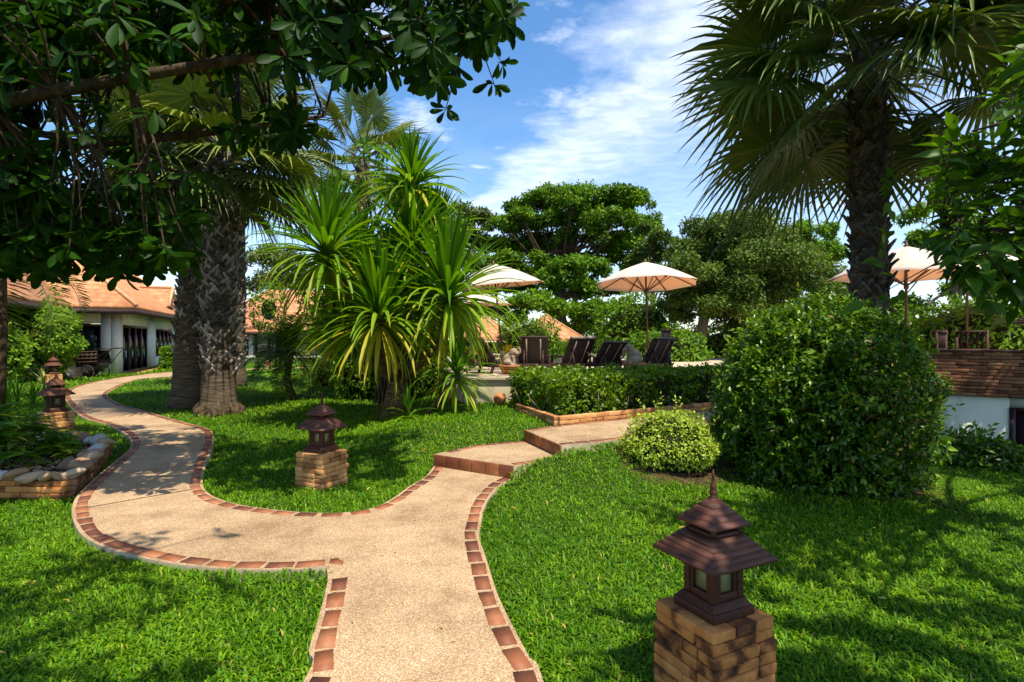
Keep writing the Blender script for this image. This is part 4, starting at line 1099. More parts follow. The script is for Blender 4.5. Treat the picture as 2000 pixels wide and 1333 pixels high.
def hedge_border():
    t = thing('brick_edging', 'two-course brick edging along the foot of the long hedge', 'edging', (1.5, 9, .3))
    for p, q in (((.66, 8.17), (3.6, 10.0)), ((3.6, 10.0), (6.2, 11.2)), ((.10, 9.75), (.66, 8.17))):
        mb = MB()
        for k in range(3): brick_course(mb, p, q, .28 + k * .06, .06, .10, .24, off=.12 * (k % 2), jit=.005)
        mb.build('bricks', MAT['brick'], t, bevel=.004)
hedge_border()
mb = MB(); ep = [(.70, 8.22), (3.6, 10.05), (6.2, 11.25), (6.2, 11.6), (.1, 10.96), (.14, 9.78)]; mb.prism(ep, .1, .36); structure(mb.build('hedge_bed', MAT['earth']))
# ------------------------------------------------------------------ pool terrace
mb = MB(); mb.prism(DECK if np.cross(DECK[1] - DECK[0], DECK[2] - DECK[1]) > 0 else DECK[::-1], -.3, DZ - .03); structure(mb.build('pool_deck', MAT['beige_wall']))
cc = DECK.mean(0); top = DECK + norm(DECK - cc) * .05
mb = MB(); mb.prism(top, DZ - .027, DZ); structure(mb.build('pool_deck_paving', MAT['deck'], bpy.data.objects['pool_deck'], bevel=.01))
# the rendered retaining wall in front of it
def retaining_wall():
    t = thing('retaining_wall', 'low beige rendered wall of the pool terrace beside the hedge', 'wall', (-.4, 10.9, 0))
    m = MB(); m.prism([(-.92, 10.78), (.9, 10.96), (.9, 10.99), (-.92, 10.96)], 0.1, .78); m.build('rendered_face', MAT['beige_wall'], t, bevel=.008)
    m = MB(); m.prism([(-.98, 10.72), (.9, 10.90), (.9, 10.985), (-.98, 10.97)], .782, .85); m.build('coping', MAT['deck'], t, bevel=.008)
retaining_wall()
m = MB(); m.prism([(-.6, 14.3), (3.1, 14.6), (3.1, 19), (-.6, 19)], DZ - .05, DZ + .012); structure(m.build('pool_water', MAT['water']))
m = MB()
for p, q in (((-.75, 14.2), (3.25, 14.5)), ((3.2, 14.5), (3.2, 19.1)), ((-.7, 14.2), (-.7, 19.1)), ((-.7, 19.1), (3.2, 19.1))): m.bar((*p, DZ + .012), (*q, DZ + .012), .28, .03)
structure(m.build('pool_coping', MAT['deck']))

def ball_jar():
    p = ppt(976, 790, 10.45); t = thing('clay_ball_jar', 'round terracotta jar lying on the grass at the wall corner', 'jar', (p[0], p[1], .3))
    m = MB(); r = .118; pr = [(max(.008, r * math.cos(a)), r * math.sin(a)) for a in np.linspace(-1.5, 1.2, 14)] + [(.05, r * .96), (.058, r * 1.0), (.045, r * 1.0), (.03, r * .8)]
    m.lathe(pr, seg=22); v = m.v[0]; ry = 1.15
    v = np.stack([v[:, 0] * math.cos(ry) + v[:, 2] * math.sin(ry), v[:, 1], -v[:, 0] * math.sin(ry) + v[:, 2] * math.cos(ry)], 1); m.v[0] = v + A(p[0], p[1], zf(p[0], p[1]) + .02 + r * .92)
    m.build('body', MAT['terracotta'], t, True)
ball_jar()

def make_bowl(label):
    t = thing('terracotta_bowl', label, 'planter bowl')
    m = MB(); m.lathe([(.09, 0), (.115, .01), (.165, .07), (.19, .13), (.195, .155)], seg=48, flute=.022, nfl=24); m.build('bowl', MAT['terracotta'], t, True)
    m = MB(); m.lathe([(.197, .150), (.215, .155), (.218, .175), (.205, .185), (.18, .182), (.17, .16)], seg=32); m.build('rim', MAT['terracotta'], t, True)
    m = MB(); m.lathe([(.185, .10), (.175, .168), (.05, .178)], seg=24); m.build('soil', MAT['earth'], t)
    return t
bw = make_bowl('fluted terracotta bowl on the wall corner carrying the trunk-raised elephant')
put(bw, (-.05, 11.25, DZ)); GB = 'terracotta bowls on the terrace edge'; bw['group'] = GB
b2 = copy_tree(bw); put(b2, (2.52, 11.62, DZ), .3, 1.15, 'terracotta bowl behind the hedge carrying the second seated figure'); b3 = copy_tree(bw); put(b3, (2.98, 11.8, DZ), .3, .95, 'empty terracotta bowl below the rightmost lounger')

def sphere_pts(m, c, rad, rz=0, ry=0):
    u = [(max(.001, math.cos(a)), math.sin(a)) for a in np.linspace(-1.56, 1.56, 12)]
    k = MB(); k.lathe(u, seg=18); v = k.v[0] * np.asarray(rad)
    v = np.stack([v[:, 0] * math.cos(ry) + v[:, 2] * math.sin(ry), v[:, 1], -v[:, 0] * math.sin(ry) + v[:, 2] * math.cos(ry)], 1)
    m.add(v + np.asarray(c, float), [q for q in k.f])
def make_elephant(label, up=True):
    """seated stone elephant looking along +x"""
    t = thing('elephant_statue', label, 'statue'); m = MB()
    sphere_pts(m, (-.03, 0, .13), (.115, .10, .14), ry=.35); sphere_pts(m, (.04, 0, .21), (.085, .085, .10))
    sphere_pts(m, (.095, 0, .30), (.078, .07, .078))
    for s in (-1, 1):
        sphere_pts(m, (-.02, s * .085, .075), (.095, .05, .065)); sphere_pts(m, (.075, s * .085, .03), (.06, .033, .03))
        m.tube(np.array([(.085, s * .06, .21), (.105, s * .062, .12), (.11, s * .06, .01)]), [.036, .033, .036], 10)
        sphere_pts(m, (.07, s * .085, .30), (.045, .014, .062))
        sphere_pts(m, (.15, s * .035, .315), (.012, .010, .012))
        m.tube(np.array([(.14, s * .035, .265), (.175, s * .04, .255), (.195, s * .04, .27)]), [.012, .010, .004], 8)
    tr_ = [(.15, 0, .29), (.20, 0, .265), (.228, 0, .29), (.225, 0, .345), (.195, 0, .39), (.175, 0, .40)] if up else [(.15, 0, .29), (.185, 0, .25), (.195, 0, .19), (.205, 0, .13), (.235, 0, .10), (.26, 0, .12)]
    m.tube(np.array(tr_), [.042, .034, .028, .024, .02, .018], 10)
    m.tube(np.array([(-.13, 0, .08), (-.16, .02, .05), (-.15, .05, .02)]), [.012, .009, .006], 6)
    o = m.build('body', MAT['statue'], t, True)
    r = o.modifiers.new('join', 'REMESH'); r.mode = 'VOXEL'; r.voxel_size = .009; r.use_smooth_shade = True
    sm = o.modifiers.new('soft', 'SMOOTH'); sm.factor = .5; sm.iterations = 2
    return t
e1 = make_elephant('seated stone elephant with raised trunk on the corner bowl'); put(e1, (-.05, 11.25, DZ + .165), R(-15), .95)
e2 = make_elephant('seated stone elephant figure facing left, on the bowl beside the rightmost lounger', False); put(e2, (2.52, 11.62, DZ + .19), R(172), 1.1)

# ------------------------------------------------------------------ loungers
def make_lounger(label, ang=57):
    t = thing('pool_lounger', label, 'sun lounger'); W = MAT['wood_lounger']
    m = MB(); w = .31
    for s in (-1, 1): m.bar((s * w, -.15, .15), (s * w, 1.35, .15), .05, .06)
    for k in range(16): m.bar((-w + .03, .05 + k * .083, .175), (w - .03, .05 + k * .083, .175), .055, .018)
    m.bar((-w, -.15, .15), (w, -.15, .15), .05, .05); m.bar((-w, 1.35, .15), (w, 1.35, .15), .05, .05)
    m.build('seat_frame', W, t, bevel=.003)
    a = R(ang); c_, s_ = -math.cos(a), math.sin(a); b = MB(); Lb = .63
    def bp(x, l, o=0): return (x, l * c_ - o * s_ * -1, .17 + l * s_ + o * math.cos(a))
    for s in (-1, 1): b.bar(bp(s * (w - .02), -.04), bp(s * (w - .02), Lb), .05, .045, (0, 1, 0))
    for k in range(12): b.bar(bp(-w + .04, .03 + k * .052), bp(w - .04, .03 + k * .052), .046, .016, (0, -s_, c_))
    b.bar(bp(-w, Lb), bp(w, Lb), .06, .05, (0, -s_, c_))
    b.build('backrest', W, t, bevel=.003)
    for s in (-1, 1):
        st = MB(); st.bar(bp(s * .15, .02, -.022), bp(s * .15, Lb - .02, -.022), .028, .008, (0, -s_, c_)); st.build('strap', MAT['cushion'], t)
    for sx in (-1, 1):
        for y in (-.1, 1.14):
            l = MB(); l.bar((sx * (w + .002), y, .16), (sx * (w + .01), y + (.06 if y > 0 else -.06), .0), .05, .045, (1, 0, 0)); l.build('leg', W, t, bevel=.003)
        ar = MB(); ar.bar((sx * (w + .035), -.12, .34), (sx * (w + .035), .42, .34), .06, .028); ar.bar((sx * (w + .035), .36, .34), (sx * (w + .03), .36, .14), .04, .04, (1, 0, 0)); ar.bar((sx * (w + .035), -.10, .34), (sx * (w + .03), -.10, .14), .04, .04, (1, 0, 0))
        ar.build('armrest', W, t, bevel=.003)
    for s in (-1, 1):
        pr = MB(); pr.bar(bp(s * .2, .38), (s * .2, -.36, .13), .03, .03, (1, 0, 0)); pr.build('prop', W, t)
    return t
GLO = 'wooden pool loungers on the terrace'
lg = make_lounger('upright lounger back seen square on, beside the corner bowl', 66)
put(lg, (.46, 12.0, DZ), R(-3), .98, group=GLO)
lg2 = make_lounger('lounger with pale headrest bar, second from the corner bowl', 57)
m = MB(); a_ = R(57); m.bar((-.3, -.65 * math.cos(a_), .19 + .65 * math.sin(a_)), (.3, -.65 * math.cos(a_), .19 + .65 * math.sin(a_)), .07, .05); m.build('headrest', MAT['cushion'], lg2, bevel=.01)
put(lg2, (1.34, 12.15, DZ), R(26), 1.0, group=GLO)
lg3 = make_lounger('lowest reclined lounger back, in the middle above the hedge', 48); put(lg3, (1.98, 12.1, DZ), R(27), .98, group=GLO)
lg4 = copy_tree(lg2); 
for ch in list(lg4.children):
    if ch.name.startswith('headrest'): bpy.data.objects.remove(ch)
put(lg4, (3.10, 12.4, DZ), R(30), 1.0, 'rightmost lounger, behind the left-facing seated figure')
lg5 = copy_tree(lg4); put(lg5, (-.42, 11.75, DZ), R(-64), 1.0, 'lounger leaning left beside the corner bowl, under the umbrella')
lg6 = copy_tree(lg3); put(lg6, (-.95, 12.7, DZ), R(-62), 1.0, 'farthest left lounger, half hidden by the sword-leaved plant')

def post():
    t = thing('wooden_post', 'square dark wooden post standing behind the rightmost lounger', 'post', (3.55, 13.0, DZ)); m = MB()
    m.box((3.55, 13, DZ + .44), (.095, .095, .44)); m.build('shaft', MAT['wood_lounger'], t, bevel=.006); m = MB(); m.box((3.55, 13, DZ + .90), (.115, .115, .02)); m.build('cap', MAT['wood_dark'], t, bevel=.006)
post()

# ------------------------------------------------------------------ umbrellas
def make_umbrella(label, Rr=1.36, rise=.60, rim=2.02):
    t = thing('garden_umbrella', label, 'umbrella'); n = 8
    m = MB(); m.tube(np.array([(0, 0, 0), (0, 0, rim + rise + .02)]), .024, 10); m.lathe([(.03, rim - .25), (.045, rim - .24), (.045, rim - .14), (.03, rim - .13)], seg=12); m.build('pole', MAT['wood_pole'], t, True)
    m = MB(); m.lathe([(.26, 0), (.26, .05), (.07, .08), (.045, .3), (.03, .31)], seg=20); m.build('base', MAT['concrete'], t)
    c = MB(); V = []; rows = 9; sub = 6; tot = n * sub
    for k in range(rows):
        f = k / (rows - 1)
        for i in range(tot):
            a = 2 * math.pi * i / tot; u = (i % sub) / sub; mid = math.sin(u * math.pi)
            r_ = Rr * f * (1 - (.055 + .035 * (f > .95)) * mid); z = rim + rise * (1 - f) + .05 * math.sin(f * math.pi) - .035 * mid * f * (1 - f) * 3
            V.append((r_ * math.cos(a), r_ * math.sin(a), z))
    F = []
    for k in range(rows - 1):
        for i in range(tot): F.append((k * tot + i, k * tot + (i + 1) % tot, (k + 1) * tot + (i + 1) % tot, (k + 1) * tot + i))
    c.add(V, F); can = c.build('canopy', MAT['canvas'], t, True, solid=.004)
    for i in range(n):
        a = 2 * math.pi * i / n; o = A(math.cos(a), math.sin(a), 0); r_ = MB()
        r_.bar(A(0, 0, rim + rise - .03), o * Rr * .985 + A(0, 0, rim - .025), .022, .026, (-math.sin(a), math.cos(a), 0)); r_.build('rib', MAT['wood_pole'], t)
        s = MB(); s.bar(A(0, 0, rim - .19), o * Rr * .52 + A(0, 0, rim + rise * .48 - .045), .018, .02, (-math.sin(a), math.cos(a), 0)); s.build('strut', MAT['wood_pole'], t)
    m = MB(); z = rim + rise; m.lathe([(.05, z - .005), (.05, z + .02), (.025, z + .03), (.032, z + .06), (.012, z + .085)], seg=12); m.build('finial', MAT['wood_pole'], t, True)
    return t
GU = 'cream canvas umbrellas'
um = make_umbrella('sunlit cream umbrella tilted leftwards, left of the pool loungers'); put(um, (-.24, 15.0, DZ + .08), .25, 1, group=GU, ry=R(-6), rx=R(1))
u2 = copy_tree(um); put(u2, (3.62, 15.0, DZ + .08), .12, 1.03, 'open cream umbrella standing upright in the middle above the loungers', rx=R(-4))
u3 = copy_tree(um); put(u3, (-1.3, 23.0, .93), .3, 1, 'smaller far cream umbrella behind the sunlit tilted one')
u4 = copy_tree(um); put(u4, (-2.6, 31, -.55), .1, 1, 'farthest low cream umbrella at left, behind the sword-leaved plant')
u5 = copy_tree(um); put(u5, (-1.1, 30, -.65), .5, 1, 'low distant cream umbrella just left of the orange pavilion roof')
u6 = copy_tree(um); put(u6, (8.4, 12.0, .72), .2, 1.08, 'large cream umbrella behind the palm trunk on the brick terrace'); 
u7 = copy_tree(um); put(u7, (11.15, 13.8, .95), .35, 1.10, 'rightmost cream umbrella, half hidden behind near leaves')

# ------------------------------------------------------------------ right terrace wall
WL, WR = A(4.9, 10.35), A(8.9, 7.55)
def terrace_wall():
    t = thing('terrace_wall', 'terrace wall of thin brown bricks over a white rendered base', 'wall', (7, 8.9, 0))
    d = norm(WR - WL); n = A(d[1], -d[0]); L = np.linalg.norm(WR - WL)
    m = MB()
    for k in range(13): brick_course(m, WL, WR, .70 + k * .052, .052, .16, .36, off=.13 * ((k * 7) % 3), jit=.0015, gap=.007)
    m.build('brick_band', MAT['brick_dim'], t, bevel=.003)
    m = MB(); o = -n * .10; m.prism([WL + o - n * .05, WL + o + n * .05, WR + o + n * .05, WR + o - n * .05][::-1], .68, 1.35); m.build('mortar_core', MAT['earth'], t)
    s0 = L * .655; a, b = WL - n * .03, WL + d * s0 - n * .03; c, e = WL + d * (s0 + .75) - n * .03, WR - n * .03
    m = MB()
    for p, q in ((a, b), (c, e)): m.prism([p + n * .045, q + n * .045, q - n * .25, p - n * .25][::-1], -.5, .685)
    m.prism([b + n * .045, c + n * .045, c - n * .25, b - n * .25][::-1], .55, .684); m.build('white_base', MAT['stain_wall'], t)
    m = MB(); m.prism([b + n * .0, c + n * .0, c - n * .05, b - n * .05][::-1], -.5, .55); m.build('cellar_door', MAT['frame'], t)
    m = MB()
    for p, q in ((b, b + d * .07), (c - d * .07, c)): m.prism([p + n * .06, q + n * .06, q - n * .0, p][::-1], -.5, .548)
    m.prism([b + d * .07 + n * .06, c - d * .07 + n * .06, c - d * .07, b + d * .07][::-1], .48, .546); m.build('door_frame', MAT['frame'], t)
    m = MB(); m.prism([WL + n * .10, WR + n * .10, WR - n * .16, WL - n * .16][::-1], 1.378, 1.415); m.build('ledge', MAT['wood_dark'], t, bevel=.005)
terrace_wall()
def make_chair(label):
    t = thing('terrace_chair', label, 'chair'); W = MAT['wood_dark']
    m = MB(); m.box((0, 0, .45), (.22, .22, .02)); m.build('seat', W, t, bevel=.004)
    b = MB(); b.bar((-.2, .22, .92), (.2, .22, .92), .03, .07, (0, 1, 0)); b.bar((-.2, .22, .62), (.2, .22, .62), .03, .05, (0, 1, 0))
    for k in range(5): b.bar((-.14 + .07 * k, .22, .62), (-.14 + .07 * k, .22, .92), .03, .018, (0, 1, 0))
    b.build('backrest', W, t)
    for sx in (-1, 1):
        l = MB(); l.bar((sx * .2, .22, 0), (sx * .2, .22, .95), .04, .04); l.build('leg', W, t)
        l = MB(); l.bar((sx * .2, -.2, 0), (sx * .2, -.2, .44), .04, .04); l.build('leg', W, t)
    return t
ch = make_chair('dark slatted chair nearest the palm trunk behind the brick terrace wall'); put(ch, (7.05, 9.6, .78), R(215)); GC = 'dark terrace chairs'; ch['group'] = GC
for x, y, rz, lab in ((7.75, 9.55, 150, 'middle dark chair behind the brick terrace wall'), (8.35, 9.0, 205, 'dark chair beside the big terrace lantern')):
    c2 = copy_tree(ch); put(c2, (x, y, .78), R(rz), 1, lab)
mb = MB(); mb.prism([(5.0, 10.55), (7.2, 8.95), (9.05, 7.7), (12, 8.0), (14, 9.5), (9.4, 9.9), (7.2, 11.2), (6.3, 11.75)], -.3, .775); structure(mb.build('dining_terrace', MAT['deck']))
lan6 = make_lantern('large dark pagoda lantern standing on the brick terrace wall at right', MAT['brick'], stand=False, body=1.55, roofmat='wood_dark')
lp = WL + norm(WR - WL) * 3.62
put(lan6, (lp[0] + .1, lp[1] + .06, 1.415), R(20), 1.0)

# ------------------------------------------------------------------ houses
UX = A(-.37, .93); WX = A(.93, .37); HW0 = A(-16.9, 24.1)
def hp(w, u, z=0.0):
    p = HW0 + WX * w + UX * u; return A(p[0], p[1], z)
def hprism(m, w0, w1, u0, u1, z0, z1):
    m.prism([hp(w0, u0)[:2], hp(w1, u0)[:2], hp(w1, u1)[:2], hp(w0, u1)[:2]], z0, z1)
def roof_solid(m, P, w0, w1, u0, u1, z0, zr, hip0, hip1, th=.14):
    """hipped roof over the rectangle, ridge along u"""
    wm = (w0 + w1) / 2
    E = [P(w0, u0, z0), P(w1, u0, z0), P(w1, u1, z0), P(w0, u1, z0)]
    a, b = P(wm, u0 + hip0, zr), P(wm, u1 - hip1, zr)
    lo = [e - A(0, 0, th) for e in E]
    m.add(E + [a, b] + lo, [(0, 1, 4), (1, 2, 5, 4), (2, 3, 5), (3, 0, 4, 5), (1, 0, 6, 7), (2, 1, 7, 8), (3, 2, 8, 9), (0, 3, 9, 6), (6, 9, 8, 7)])
    return E, a, b
def house():
    t = thing('tiled_house', 'white single-storey house with orange tiled hip roof behind the palms at left', 'house', (HW0[0] - 3, HW0[1] + 3, 0))
    EZ = 2.93
    wl = MB()
    # main block, right-hand wall broken by door and window
    def wall_u(w, u0, u1, z0, z1): hprism(wl, w - .22, w, u0, u1, z0, z1)
    D0, D1, Wn0, Wn1 = .9, 5.6, 7.6, 12.2
    wall_u(0, 0, D0, -.1, 2.9); wall_u(0, D0, D1, 2.18, 2.9); wall_u(0, D1, Wn0, -.1, 2.9); wall_u(0, Wn0, Wn1, 2.12, 2.9); wall_u(0, Wn0, Wn1, -.1, .55); wall_u(0, Wn1, 18, -.1, 2.9)
    # front wall with its window
    hprism(wl, -.58, -.222, 0, .22, -.1, 2.9); hprism(wl, -2.0, -.582, 0, .22, 2.2, 2.9); hprism(wl, -2.0, -.582, 0, .22, -.1, .75); hprism(wl, -2.4, -2.002, 0, .22, -.1, 2.9)
    hprism(wl, -6, -5.8, 0, 18, -.1, 2.9)
    hprism(wl, -9, -2.402, -14, -.01, -.1, 2.9)
    hprism(wl, -5.78, -.6, .6, 17.5, -.1, .02)
    wl.build('wall', MAT['white_wall'], t)
    r = MB(); E, a, b = roof_solid(r, hp, -6.9, .9, -.9, 18.9, EZ, 6.0, 3.9, 3.9); r.build('roof', MAT['roof'], t)
    r2 = MB(); E2, a2, b2 = roof_solid(r2, hp, -9.9, -1.36, -15, 3.0, EZ + .006, 6.35, 4.2, .2); r2.build('wing_roof', MAT['roof'], t)
    g = MB()
    # gablet on the right-hand slope
    gu = 9.2
    v = [hp(.55, gu - 1.1, 3.35), hp(.55, gu + 1.1, 3.35), hp(.55, gu, 4.5), hp(-2.2, gu, 4.5), hp(-.9, gu - 1.1, 3.35), hp(-.9, gu + 1.1, 3.35)]
    g.add(v, [(0, 2, 3, 4), (1, 5, 3, 2), (0, 1, 2)]); g.build('gablet', MAT['roof'], t)
    rc = MB()
    for p, q in ((E[0], a), (E[1], a), (a, b), (E[2], b), (E2[1], a2), (a2, b2), (E2[0], a2), (v[0], v[2]), (v[1], v[2]), (v[2], v[3])): rc.tube(np.array([p + A(0, 0, .03), q + A(0, 0, .03)]), .085, 8)
    rc.build('ridge_cap', MAT['ridge'], t)
    f = MB()
    for p, q in ((E[0], E[1]), (E[1], E[2]), (E2[1], E2[2]), (E2[0], E2[1])): f.bar(p - A(0, 0, .24), q - A(0, 0, .24), .04, .2)
    f.build('fascia', MAT['fascia'], t)
    s = MB(); hprism(s, -6.8, .82, -.82, 18.8, EZ - .20, EZ - .17); hprism(s, -9.8, -1.42, -14.9, -.84, EZ - .205, EZ - .175); s.build('soffit', MAT['fascia'], t)
    def opening(name, along, fixed, a0, a1, z0, z1, n, leaves=True):
        w_ = MB(); th = .07
        def P(q, z, off=0): return hp(fixed + off, q, z) if along == 'u' else hp(q, fixed - off, z)
        for q in np.linspace(a0, a1, n + 1): w_.bar(P(q, z0, -.06), P(q, z1, -.06), .10, .12, P(a1, z0) - P(a0, z0))
        w_.bar(P(a0, z1 - .05, -.06), P(a1, z1 - .05, -.06), .12, .10); w_.bar(P(a0, z0 + .06, -.06), P(a1, z0 + .06, -.06), .12, .12)
        o = w_.build(name, MAT['frame'], t)
        for k in range(n):
            q0 = a0 + (a1 - a0) * (k / n) + .06; q1 = a0 + (a1 - a0) * ((k + 1) / n) - .06
            gl = MB(); gl.add([P(q0, z0 + .1, -.07), P(q1, z0 + .1, -.07), P(q1, z1 - .1, -.07), P(q0, z1 - .1, -.07)], [(0, 1, 2, 3)]); gl.build('pane', MAT['glass'], o, solid=.006)
            cu = MB(); m_ = 14; V = []
            for i in range(m_ + 1):
                q = q0 + (q1 - q0) * i / m_
                for z in (z0 + .1, z1 - .08): V.append(P(q, z, -.14 + .012 * math.sin(i * 2.1)))
            cu.add(V, [(2 * i, 2 * i + 2, 2 * i + 3, 2 * i + 1) for i in range(m_)]); cu.build('curtain', MAT['curtain'], o)
        return o
    opening('folding_door', 'u', 0, .92, 5.58, -.02, 2.16, 4); opening('window', 'u', 0, 7.62, 12.18, .56, 2.1, 4); opening('window', 'w', 0, -1.98, -.6, .77, 2.18, 2)
    st = MB(); hprism(st, .02, .7, .6, 6.0, -.1, .06); st.build('doorstep', MAT['brick'], t)
house()
def house_two():
    t = thing('veranda_house', 'far white house with orange roof and dark veranda windows between the palms', 'house', (-20, 46, 0))
    def P(w, u, z=0.0): return A(-24.5 + w, 45 + u, z)
    w = MB(); w.prism([(-24, 47), (-13.5, 47), (-13.5, 52), (-24, 52)], -.1, 2.6); w.build('wall', MAT['white_wall'], t)
    r = MB()
    E = [P(-.9, -.6, 2.12), P(12, -.6, 2.12), P(12, 9, 2.12), P(-.9, 9, 2.12)]; a, b = P(3, 4.4, 5.8), P(8, 4.4, 5.8); lo = [e - A(0, 0, .15) for e in E]
    r.add(E + [a, b] + lo, [(0, 1, 5, 4), (1, 2, 5), (2, 3, 4, 5), (3, 0, 4), (1, 0, 6, 7), (2, 1, 7, 8), (3, 2, 8, 9), (0, 3, 9, 6), (6, 9, 8, 7)]); r.build('roof', MAT['roof'], t)
    f = MB(); f.bar(E[0] - A(0, 0, .2), E[1] - A(0, 0, .2), .05, .16); f.build('fascia', MAT['fascia'], t)
    for x in (-24, -20.9, -17.6, -14.2):
        p = MB(); p.box((x, 45.1, .95), (.13, .13, 1.05)); p.build('veranda_post', MAT['white_wall'], t)
    b_ = MB(); b_.prism([(-24.4, 44.8), (-12.8, 44.8), (-12.8, 47), (-24.4, 47)], -.1, .14); b_.build('plinth', MAT['white_wall'], t)
    for x in (-22.4, -19.2, -15.9):
        o = MB()
        for k in range(4): o.box((x - 1.05 + .7 * k, 46.96, 1.1), (.10, .05, .95))
        o.box((x, 46.96, 2.02), (1.15, .045, .07)); o = o.build('window', MAT['frame'], t)
        for k in range(3):
            g = MB(); g.box((x - .7 + .7 * k, 46.98, 1.05), (.26, .015, .88)); g.build('pane', MAT['curtain'], o)
house_two()

# ------------------------------------------------------------------ pavilions
def make_pavilion(label):
    t = thing('pool_pavilion', label, 'pavilion'); r = MB(); h = 1.35
    v = [(-h, -h, 2.25), (h, -h, 2.25), (h, h, 2.25), (-h, h, 2.25), (0, 0, 3.42), (-h, -h, 2.17), (h, -h, 2.17), (h, h, 2.17), (-h, h, 2.17)]
    r.add(v, [(0, 1, 4), (1, 2, 4), (2, 3, 4), (3, 0, 4), (1, 0, 5, 6), (2, 1, 6, 7), (3, 2, 7, 8), (0, 3, 8, 5), (5, 8, 7, 6)]); r.build('roof', MAT['roof'], t)
    for sx in (-1, 1):
        for sy in (-1, 1):
            p = MB(); p.box((sx * 1.05, sy * 1.05, 1.09), (.07, .07, 1.09)); p.build('post', MAT['wood_pole'], t)
    c = MB()
    for k in range(4): c.tube(np.array([v[k], v[4]]) + A(0, 0, .02), .035, 6)
    c.build('ridge_cap', MAT['ridge'], t)
    return t
pv = make_pavilion('pavilion with a pointed orange roof beyond the upright lounger'); put(pv, (1.27, 21.0, -.42), R(28), .84)
p2 = copy_tree(pv); put(p2, (-1.3, 27, -.6), R(20), .95, 'farther orange-roofed pavilion, mostly hidden behind the sword-leaved plant')
pv['group'] = p2['group'] = 'orange roofed pavilions'

# ------------------------------------------------------------------ handcart, stands, box hedge
def handcart():
    base = ppt(185, 735, 22.4); t = thing('handcart', 'old black wooden handcart tipped up against the white house', 'handcart', (base[0], base[1], -.03), None)
    def P(x, y, z): return A(base[0] + x, base[1] + y, -.03 + z)
    def tub(y): return [P(-1.45, y, .92), P(-.95, y, .10), P(-.35, y, .04), P(.42, y, .60), P(.30, y, 1.12)]
    b = MB()
    for y in (-.32, .32):
        v = tub(y); v2 = [q + A(0, .03, 0) for q in v]
        b.add(v + v2, [(0, 1, 2, 3, 4), (9, 8, 7, 6, 5)] + [(i, (i + 1) % 5, 5 + (i + 1) % 5, 5 + i) for i in range(5)])
    v = tub(-.31); v2 = tub(.33)
    for i in range(3): b.add([v[i], v[i + 1], v2[i + 1], v2[i]], [(0, 1, 2, 3)])
    b.build('body', MAT['metal_dark'], t, solid=.02)
    w = MB()
    for k in range(5): w.bar(P(-.42 + .17 * k, -.36, .62), P(-.36 + .17 * k, -.36, 1.10), .10, .012, (0, 1, 0), float(rng.random()))
    for k in range(4): w.bar(P(-.45, -.375, .66 + .13 * k), P(.36, -.375, .70 + .13 * k), .05, .012, (0, 1, 0), float(rng.random()))
    w.build('woven_panel', MAT['bark'], t)
    for y in (-.43, .43):
        wh = MB(); a = np.linspace(0, 2 * np.pi, 25); c = P(.02, y, .28)
        wh.tube(np.stack([c[0] + .26 * np.cos(a), np.full(25, c[1]), c[2] + .26 * np.sin(a)], 1), .022, 8); o = wh.build('wheel', MAT['rubber'], t, True)
        sp = MB()
        for k in range(8): sp.tube(np.array([c, c + A(.25 * math.cos(k * math.pi / 4), 0, .25 * math.sin(k * math.pi / 4))]), .006, 4)
        sp.lathe([(.03, -.03), (.03, .03)], c, 10); sp.build('spokes', MAT['metal_dark'], o)
    h = MB()
    for y in (-.33, .33): h.tube(np.array([P(-1.4, y, .30), P(-.2, y, .78), P(.42, y, 1.18), P(.95, y, 1.22)]), .02, 7); h.tube(np.array([P(.42, y, .62), P(.72, y, .98), P(.95, y, 1.22)]), .014, 6)
    h.tube(np.array([P(.95, -.33, 1.22), P(.95, .33, 1.22)]), .02, 7); h.build('handle', MAT['metal_dark'], t, True)
handcart()
def make_stand(label):
    t = thing('barbecue_stand', label, 'stand'); m = MB()
    m.box((0, 0, .80), (.32, .22, .13), jit=.004); m.build('box', MAT['metal_dark'], t, bevel=.01)
    m = MB(); m.bar((-.34, .2, .93), (.34, .2, 1.05), .03, .02); m.box((0, 0, .945), (.34, .24, .012)); m.build('lid', MAT['metal_dark'], t)
    for sx in (-1, 1):
        for sy in (-1, 1):
            l = MB(); l.bar((sx * .27, sy * .17, .72), (sx * .31, sy * .2, 0), .035, .035); l.build('leg', MAT['metal_dark'], t)
    return t
sd = make_stand('left of the two black box stands on legs on the far lawn'); put(sd, (-12.05, 27.3, -.03), .2)
s2 = copy_tree(sd); put(s2, (-11.2, 27.0, -.03), -.25, 1, 'right of the two black box stands on legs on the far lawn'); sd['group'] = s2['group'] = 'black box stands'
c0 = hp(1.5, 4.6); ax = UX
poly_hedge('box_hedge', 'small clipped bright green box hedge by the house door', [c0[:2] - ax * .95 - WX * .55, c0[:2] - ax * .95 + WX * .55, c0[:2] + ax * 1.1 + WX * .55, c0[:2] + ax * 1.1 - WX * .55], -.03, 1.08, 3800, .12, 'lime')
